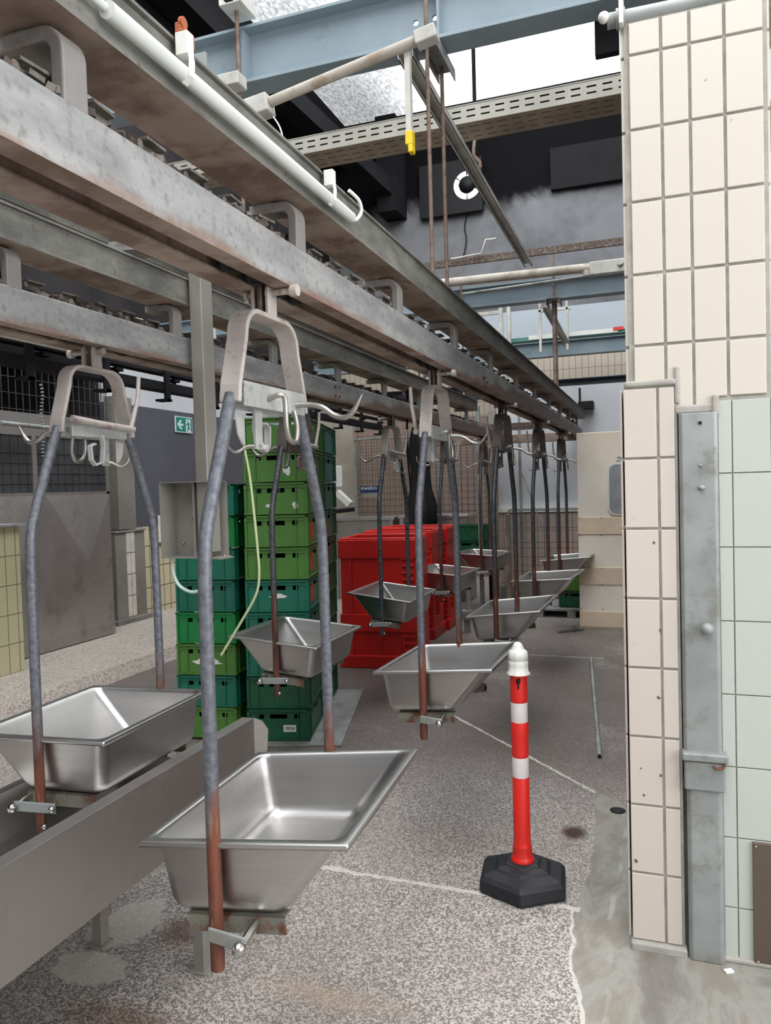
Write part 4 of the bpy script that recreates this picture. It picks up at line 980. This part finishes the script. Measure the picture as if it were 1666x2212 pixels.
steelbox(-5.3,-4.72,10.6,.1,1.12,'narrow steel box at the right edge of the green crates')
# black sack
mb=MB(); pr=[(.02,-1.0),(.12,-.98),(.20,-.85),(.22,-.6),(.15,-.35),(.13,-.1),(.16,.12),(.14,.34),(.1,.5),(.02,.55)]
mb.lathe(pr,(0,0,0),24,Matrix.Scale(.6,3,(0,1,0)),.10,5); q_=atY(908,1020,10.2)
mb.tube([(.02,0,.5),(.02,0,1.35)],.008,6); o=mb.build('black_sack',M['bag']); o.location=(q_.x,10.2,q_.z+.12); tag(o,'long black sack hanging before the wire mesh partition','sack')
# blue sign on the mesh
q_=atY(800,1057,12.985)
sg=MB().b2(-.19,.19,-.01,.01,-.06,.06).build('name_plate',M['sign_blue']); sg.location=q_; tag(sg,'small blue name plate with white letters on the mesh fence','sign')
text('eweko',.11,M['sign_white'],sg,(-.02,-.012,.025),(PI/2,0,0),sx=1.05)
o=MB().b2(-.12,.15,-.05,0,-.14,-.07).build('plate_bracket',M['galv'],sg)
# white dispenser by the wall
q_=atY(733,1050,12.5); 
r=empty('wall_dispenser',q_,label='white plastic dispenser with a slanted tray, right of the green crates',cat='dispenser')
MB().b2(-.1,.06,-.04,.04,-.02,.36).build('dispenser_body',M['white_pl'],r,bev=.02,seg=3)
MB().box((.1,-.05,-.22),(.34,.12,.13),0,Matrix.Rotation(.75,3,'Y')).build('slanted_tray',M['white_pl'],r,bev=.02,seg=3)
# dark handrail bar
o=MB().tube([tuple(atY(722,1105,11.2)),tuple(atY(765,1100,11.2))],.035,10).build('black_roller',M['black']); tag(o,'short dark roller on top of the steel box beside the green crates','roller')
# electrical cabinets behind mid gap
o=MB().b2(-3.45,-3.2,9.3,9.5,3.3,3.9).build('switch_cabinet',M['pale_blue'],bev=.01); tag(o,'pale grey cabinet seen between the two overhead rails','cabinet')
# green crate on a trolley
tb=empty('low_trolley',(-2.42,10.15,0),label='low dark trolley carrying dark green crates right of the red boxes',cat='trolley')
mb=MB(); mb.b2(-.36,.36,-.22,.24,.68,.72); [mb.b2(x-.02,x+.02,y-.02,y+.02,.12,.70) for x in (-.32,.32) for y in (-.18,.2)]; mb.build('frame',M['dark_steel'],tb)
for x in (-.32,.32):
    for y in (-.18,.2): MB().lathe([(.02,-.02),(.06,-.02),(.06,.02),(.02,.02)],(x,y,.062),16,Matrix.Rotation(PI/2,3,'Y')).build('wheel',M['black'],tb)
for k_ in range(2): crate((-2.12,10.34,.723+.2*k_),math.radians(90),'dark green','%s dark green crate on the low dark trolley right of the red boxes'%('lower','upper')[k_],'crates at the far end',1.0)
# leg fitting seen on floor
o=MB().tube([(-2.03,9.0-.6,.22),(-2.03,9.0-.6,.55)],.025,10).box((-2.05,8.4,.2),(.1,.1,.1)).box((-2.05,8.4,.08),(.06,.06,.16)).build('valve_foot',M['galv']); tag(o,'small grey valve standing on the floor below the far pans','valve')
# crates on pallet near the cream door
pallet((-1.02,9.95,0),.8,.9,0,'pale grey plastic pallet behind the cream door edge')
for k_,c_ in ((0,'dark green'),(1,'light green')):
    crate((-.78,9.65,.115+.201*k_),0,c_,'%s crate on the pallet by the cream door'%('lower dark green' if k_==0 else 'upper light green'),'crates at the far end',1.0)
# far turn of the rails
o=MB().b2(-3.4,-.93,10.35,10.5,2.22,2.33).build('end_cross_rail',M['dark_rust'] if 'dark_rust' in M else M['rust_brown'],bev=.004); tag(o,'dark cross rail joining the overhead rails at their far end','overhead rail')
o=MB().b2(-2.6,-.95,9.6,9.72,2.37,2.43).b2(-2.6,-.95,10.0,10.08,2.37,2.43).build('end_cross_plate',M['channel']); tag(o,'flat steel strips lying between the far ends of the overhead rails','steel strip')
o=MB().b2(-1.0,-.80,10.72,10.9,2.66,2.76).tube([(-.98,10.8,2.6),(-.98,10.8,2.95)],.015,8).build('end_box',M['black'],bev=.004); tag(o,'small black box at the far end of the near overhead rail','box')

# teal shelf, ladder frame behind
q0=atY(1125,712,12.8); q1=atY(1362,690,12.8)
o=MB().b2(-2.4,.6,12.7,12.9,4.00,4.06).build('teal_shelf',M['teal']); tag(o,'long teal and white shelf edge on the back gallery','shelf')
MB().b2(-1.95,-.55,12.69,12.7,4.01,4.08).build('white_strip',M['white_pl'],o); MB().b2(-.62,-.46,12.68,12.69,4.04,4.09).build('red_mark',M['red_post'],o)
fr=MB(); 
for x in (-2.35,-2.22): fr.b2(x-.03,x+.03,12.4,12.45,3.3,4.7)
for z in (4.15,4.45): fr.b2(-3.2,-2.35,12.4,12.44,z-.03,z+.03)
for x in (-1.72,-1.3): fr.b2(x-.02,x+.02,12.4,12.44,3.75,4.7)
fr.b2(-1.75,-1.25,12.4,12.44,4.38,4.42)
o=fr.build('railing_frame',M['grey_white'],bev=.004); tag(o,'pale metal railing frame on the back gallery','railing')

# ------------------------------------------------------------------ left side
# exit sign on left wall
es=empty('exit_sign',(LW+.01,9.2,2.62),label='green emergency exit sign with a left arrow and running figure on the dark wall',cat='sign')
E0=atX(377,898,LW+.01); E1=atX(414,905,LW+.01); E2=atX(414,935,LW+.01)
es.location=E0; wY=E1.y-E0.y; hZ=E0.z-atX(378,933,LW+.01).z
def sp(u,v,d=0): return Vector((.004+d,u*wY,-v*hZ))
MB().prism([(0,0),(1,0),(1,1),(0,1)],lambda a,b_,d:sp(a,b_,-.006+d),.01).build('sign_plate',M['sign_white'],es)
MB().prism([(.05,.06),(.60,.06),(.60,.94),(.05,.94)],lambda a,b_,d:sp(a,b_,.004+d),.002).build('green_field',M['sign_green'],es)
ar=[(.10,.5),(.28,.22),(.36,.22),(.36,.30),(.26,.44),(.46,.44),(.46,.58),(.27,.58),(.38,.74),(.36,.82),(.28,.80)]
MB().prism(ar,lambda a,b_,d:sp(a,b_,.006+d),.002).build('arrow',M['sign_white'],es)
mb=MB()
for seg in ([(.60,.06),(.97,.06),(.97,.12),(.60,.12)],[(.90,.1),(.97,.1),(.97,.94),(.92,.94),(.90,.75)]): mb.prism(seg,lambda a,b_,d:sp(a,b_,.004+d),.002)
def limb(pts,w):
    for (a,b_),(c_,d_) in zip(pts[:-1],pts[1:]):
        dx,dy=c_-a,d_-b_; L=math.hypot(dx,dy) or 1; nx,ny=-dy/L*w,dx/L*w
        mb.prism([(a+nx,b_+ny),(c_+nx,d_+ny),(c_-nx,d_-ny),(a-nx,b_-ny)],lambda p_,q_,d:sp(p_,q_,.004+d),.002)
limb([(.70,.22),(.72,.26)],.035); limb([(.73,.32),(.76,.55)],.035); limb([(.76,.55),(.74,.72),(.68,.9)],.025); limb([(.77,.55),(.80,.74),(.90,.76)],.025); limb([(.74,.36),(.66,.5),(.61,.5)],.018); limb([(.75,.35),(.84,.42),(.88,.55)],.018)
mb.build('running_figure',M['sign_green'],es)
# wall joint of stainless / white box with black disc
wb=empty('wall_reel',(LW+.02,8.7,1.2),label='white square plate with a black round opening on the left wall',cat='wall plate')
q0=atX(340,1117,LW+.02); q1=atX(382,1170,LW+.02); wb.location=(LW+.02,(q0.y+q1.y)/2,(q0.z+q1.z)/2+.02)
hw=(q1.y-q0.y)/2; hz=abs(q0.z-q1.z)/2
MB().b2(0,.03,-hw,hw*1.2,-hz,hz).build('plate',M['white_pl'],wb,bev=.004)
MB().lathe([(.2,-.01),(.2,.01),(.05,.02)],(.035,.3,0),28,Matrix.Rotation(PI/2,3,'Y')).build('disc',M['black'],wb)
# stainless door swung near the left
def atw(px,py,X): return atX(px,py,X)
DXL=-5.75
dY0=atX(-60,1400,DXL).y; dY1=atX(246,1300,DXL).y
zt=atX(120,1070,DXL).z; 
sd=empty('stainless_door',(DXL,dY0,.13),label='large scratched stainless door with triangular folds at the left',cat='door')
mb=MB(); L=dY1-dY0; Hh=zt-.13; ny,nz=2,2
def fold(y0,y1,z0,z1):
    cy_,cz_=(y0+y1)/2,(z0+z1)/2; d=.09
    vs=[(0,y0,z0),(0,y1,z0),(0,y1,z1),(0,y0,z1),(d,cy_,cz_)]
    mb.add(vs,[(0,1,4),(1,2,4),(2,3,4),(3,0,4)])
for i in range(2): fold(L*i/2,L*(i+1)/2,.12,Hh)
mb.b2(-.04,0,0,L,.0,Hh); mb.build('folded_panel',M['panel_ss'],sd)
MB().b2(0,.01,0,L,.0,.12).build('kick_strip',M['panel_ss'],sd)
z3=atX(120,945,DXL).z-.13
mb=MB(); mb.b2(-.03,0,0,L,Hh,Hh+.03); mb.b2(-.03,0,L*.42,L*.45,Hh,z3); mb.b2(-.03,0.,0,L,z3,z3+.22); mb.b2(-.03,0,L-.04,L,Hh,z3); mb.build('window_frame',M['panel_ss'],sd)
MB().b2(-.02,-.015,0,L,Hh,z3).build('window_pane',plain('smoky_pane',srgb(60,60,62),.12,0,.1,3),sd)
mb=MB(); [mb.b2(-.012,-.006,y,y+.006,Hh,z3) for y in [L*.02+i*.1 for i in range(int(L/.1))]]; [mb.b2(-.012,-.006,0,L,z,z+.006) for z in [Hh+.02+i*.1 for i in range(int((z3-Hh)/.1))]]
mb.build('wire_guard',M['wire'],sd)
# dark niche behind and above door
struct(MB().b2(-8.6,-8.5,-9,9,.1,9).b2(-8.6,-6.3,7.5,7.54,.1,3.2),'wall_far_left',M['sooty'])
o=MB().b2(-8.45,-8.4,5.2,6.4,2.35,2.9).build('lit_window',M['lit_window']); tag(o,'warm glowing window deep in the dark recess at the far left','window')
mb=MB(); mb.b2(-7.9,-7.8,5.9,7.45,1.7,3.1); o=mb.build('slatted_shutter',tilewall('brown_shutter',srgb(110,84,68),srgb(70,52,44),horiz='y',w=.1,h=.5)); tag(o,'brown slatted shutter in the dark recess above the steel door','shutter')
o=meshfence(4.9,7.5,-6.1,2.25,3.1,'dark wire mesh above the steel door at the far left',.09,.16,False,'y')
# door post and tile corner
q0=atX(253,1155,LW+.1); q1=atX(290,1155,LW+.1)
o=MB().b2(LW-.02,LW+.14,q0.y,q1.y,1.25,2.85).build('door_jamb',M['post_ss'],bev=.004); tag(o,'stainless jamb rising between the steel door and the dark wall','door jamb')
y0=q0.y-.1
rj=empty('tiled_corner',(LW,y0,.12),label='narrow tiled corner pier with grey edge strips, right of the steel door',cat='pier')
MB().b2(0,.15,0,.55,.0,1.1).build('edge_strip',M['post_ss'],rj,bev=.004)
mb=MB()
for k_ in range(4):
    for yy in (.19,.27): mb.b2(.15,.158,yy,yy+.07,.07+k_*.26,.07+k_*.26+.25)
mb.build('narrow_tiles',plain('grey_white_tile',srgb(206,200,190),.3),rj)
MB().b2(-.01,.17,-.01,.56,1.1,1.12).build('cap_strip',M['galv'],rj)
MB().b2(-.02,.2,-.06,.6,-.01,.06).build('concrete_foot',M['conc'],rj,bev=.01)
# left edge tile pier
q0=atX(0,1190,-5.3)
struct(MB().b2(-5.9,-5.4,4.6,5.34,.12,1.42),'trim_5',tilewall('yellow_tiles_left',srgb(186,182,146),srgb(104,96,80),horiz='y',w=.115,h=.26,z0=.12))
struct(MB().b2(-5.95,-5.36,4.6,5.40,1.42,1.44),'trim_6',M['galv'])
# third (black) conveyor line
l3=empty('black_conveyor',(-4.2,3.0,2.62),label='black overhead conveyor line with hangers, far left behind the pans',cat='overhead conveyor')
MB().b2(-.06,.06,0,8.6,-.03,.05).b2(-.05,.05,.0,8.6,.12,.15).build('conveyor_beam',M['dark_steel'],l3,bev=.004)
for k_ in range(11):
    y=.45+k_*.8; MB().b2(.05,.08,y-.03,y+.03,-.12,.2).b2(-.03,.08,y-.05,y+.05,-.12,-.10).tube([(0,y+.2,-.0),(0,y+.2,.16)],.02,8).box((0,y+.2,.09),(.08,.08,.03)).build('hanger',M['dark_steel'],l3)
MB().b2(-.35,-.1,.4,2.0,.02,.16).build('motor_cover',M['dark_steel'],l3,bev=.03)
o=MB().tube([(-4.05,3.2,2.78),(-4.05,4.75,2.79)],.05,14).build('grey_cylinder',M['galv']); tag(o,'pale grey cylinder above the black conveyor at the far left','cylinder')
# hanging spring-like chain
mb=MB()
for i in range(26): mb.lathe([(.012,-.006),(.016,0),(.012,.006)],(-4.9+.002*(i%2),5.15+.012*math.sin(i*.6),2.62-i*.03),8)
o=mb.build('hanging_chain',M['galv']); tag(o,'short grey chain hanging in front of the dark recess at the far left','chain')
# horizontal handrail
o=MB().tube([tuple(atX(0,913,-5.6)),tuple(atX(115,925,-5.6))],.022,10).build('door_rail',M['galv']); tag(o,'thin grey horizontal rail above the steel door window','rail')
# grey upper beam running along the second line
mb=MB(); mb.b2(-3.2,-3.05,2.6,9.5,3.17,3.30); mb.b2(-3.25,-2.98,2.6,9.5,3.30,3.315); [mb.tube([(-3.12,y_,3.31),(-3.12,y_,z_)],.01,8) for y_,z_ in ((3.575,3.75),(8.4,3.622))]; o=mb.build('long_grey_beam',M['channel']); tag(o,'long grey steel beam running behind the second overhead rail','steel beam')
o=MB().box((-2.6,3.6,3.03),(.45,.16,.05),.2).build('fin_bracket',M['channel']); tag(o,'flat grey bracket jutting out above the second overhead rail','bracket')
o=MB().tube([(-3.12,5.0,2.7),(-3.12,5.0,3.172)],.03,12).build('pale_drop_pipe',M['white_pl']); tag(o,'short white drop pipe above the second overhead rail','pipe')
o=MB().b2(-3.5,-3.1,2.4,3.0,2.95,3.3).build('painted_box',M['pale_blue']); tag(o,'pale painted box at the left edge above the second rail','box')
o=MB().tube([(-2.75,2.6,3.0),(-2.75,2.6,3.6)],.035,14).build('pale_post_pipe',M['grey_white']); tag(o,'short pale pipe beside the pale painted box at the left edge','pipe')
# troughs and pipes lying on the second rail's far side
o=MB().b2(-2.62,-2.40,1.6,2.95,2.36,2.46).b2(-2.41,-2.10,1.9,1.93,2.352,2.362).b2(-2.41,-2.10,2.7,2.73,2.352,2.362).build('pale_gutter',M['grey_white'],bev=.004); tag(o,'pale square gutter piece behind the second overhead rail','gutter')
o=MB().tube(smoothpts([(-2.22,3.0,2.36),(-2.22,2.98,2.43),(-2.22,3.06,2.46),(-2.25,3.2,2.46),(-2.25,6.5,2.47)],6),.022,12).build('beige_conduit',plain('beige_plastic_pipe',srgb(206,190,160),.45)); tag(o,'beige conduit curving behind the second overhead rail','conduit')

# ------------------------------------------------------------------ light
wd=bpy.data.worlds.new('world'); S.world=wd; wd.use_nodes=True; nt=wd.node_tree; bg=nt.nodes['Background']
bg.inputs[0].default_value=(.93,.96,1,1); bg.inputs[1].default_value=.5
# added lamps: one under the skylight glass, one for an unseen opening at right
def area(name,loc,rot,sx,sy,power,col=(.97,.98,1)):
    l=bpy.data.lights.new(name,'AREA'); l.shape='RECTANGLE'; l.size=sx; l.size_y=sy; l.energy=power; l.color=col
    o=bpy.data.objects.new(name,l); COL.objects.link(o); o.location=loc; o.rotation_euler=rot; return o
area('skylight_daylight',(-1.0,3.2,8.7),(0,0,0),8,18,850)
area('right_opening_daylight',(4.6,-.6,3.0),(math.radians(84),0,math.radians(88)),6,3.6,400)
S.view_settings.view_transform='Standard'; S.view_settings.look='None'; S.view_settings.exposure=0; S.view_settings.gamma=1; S.view_settings.use_curve_mapping=False
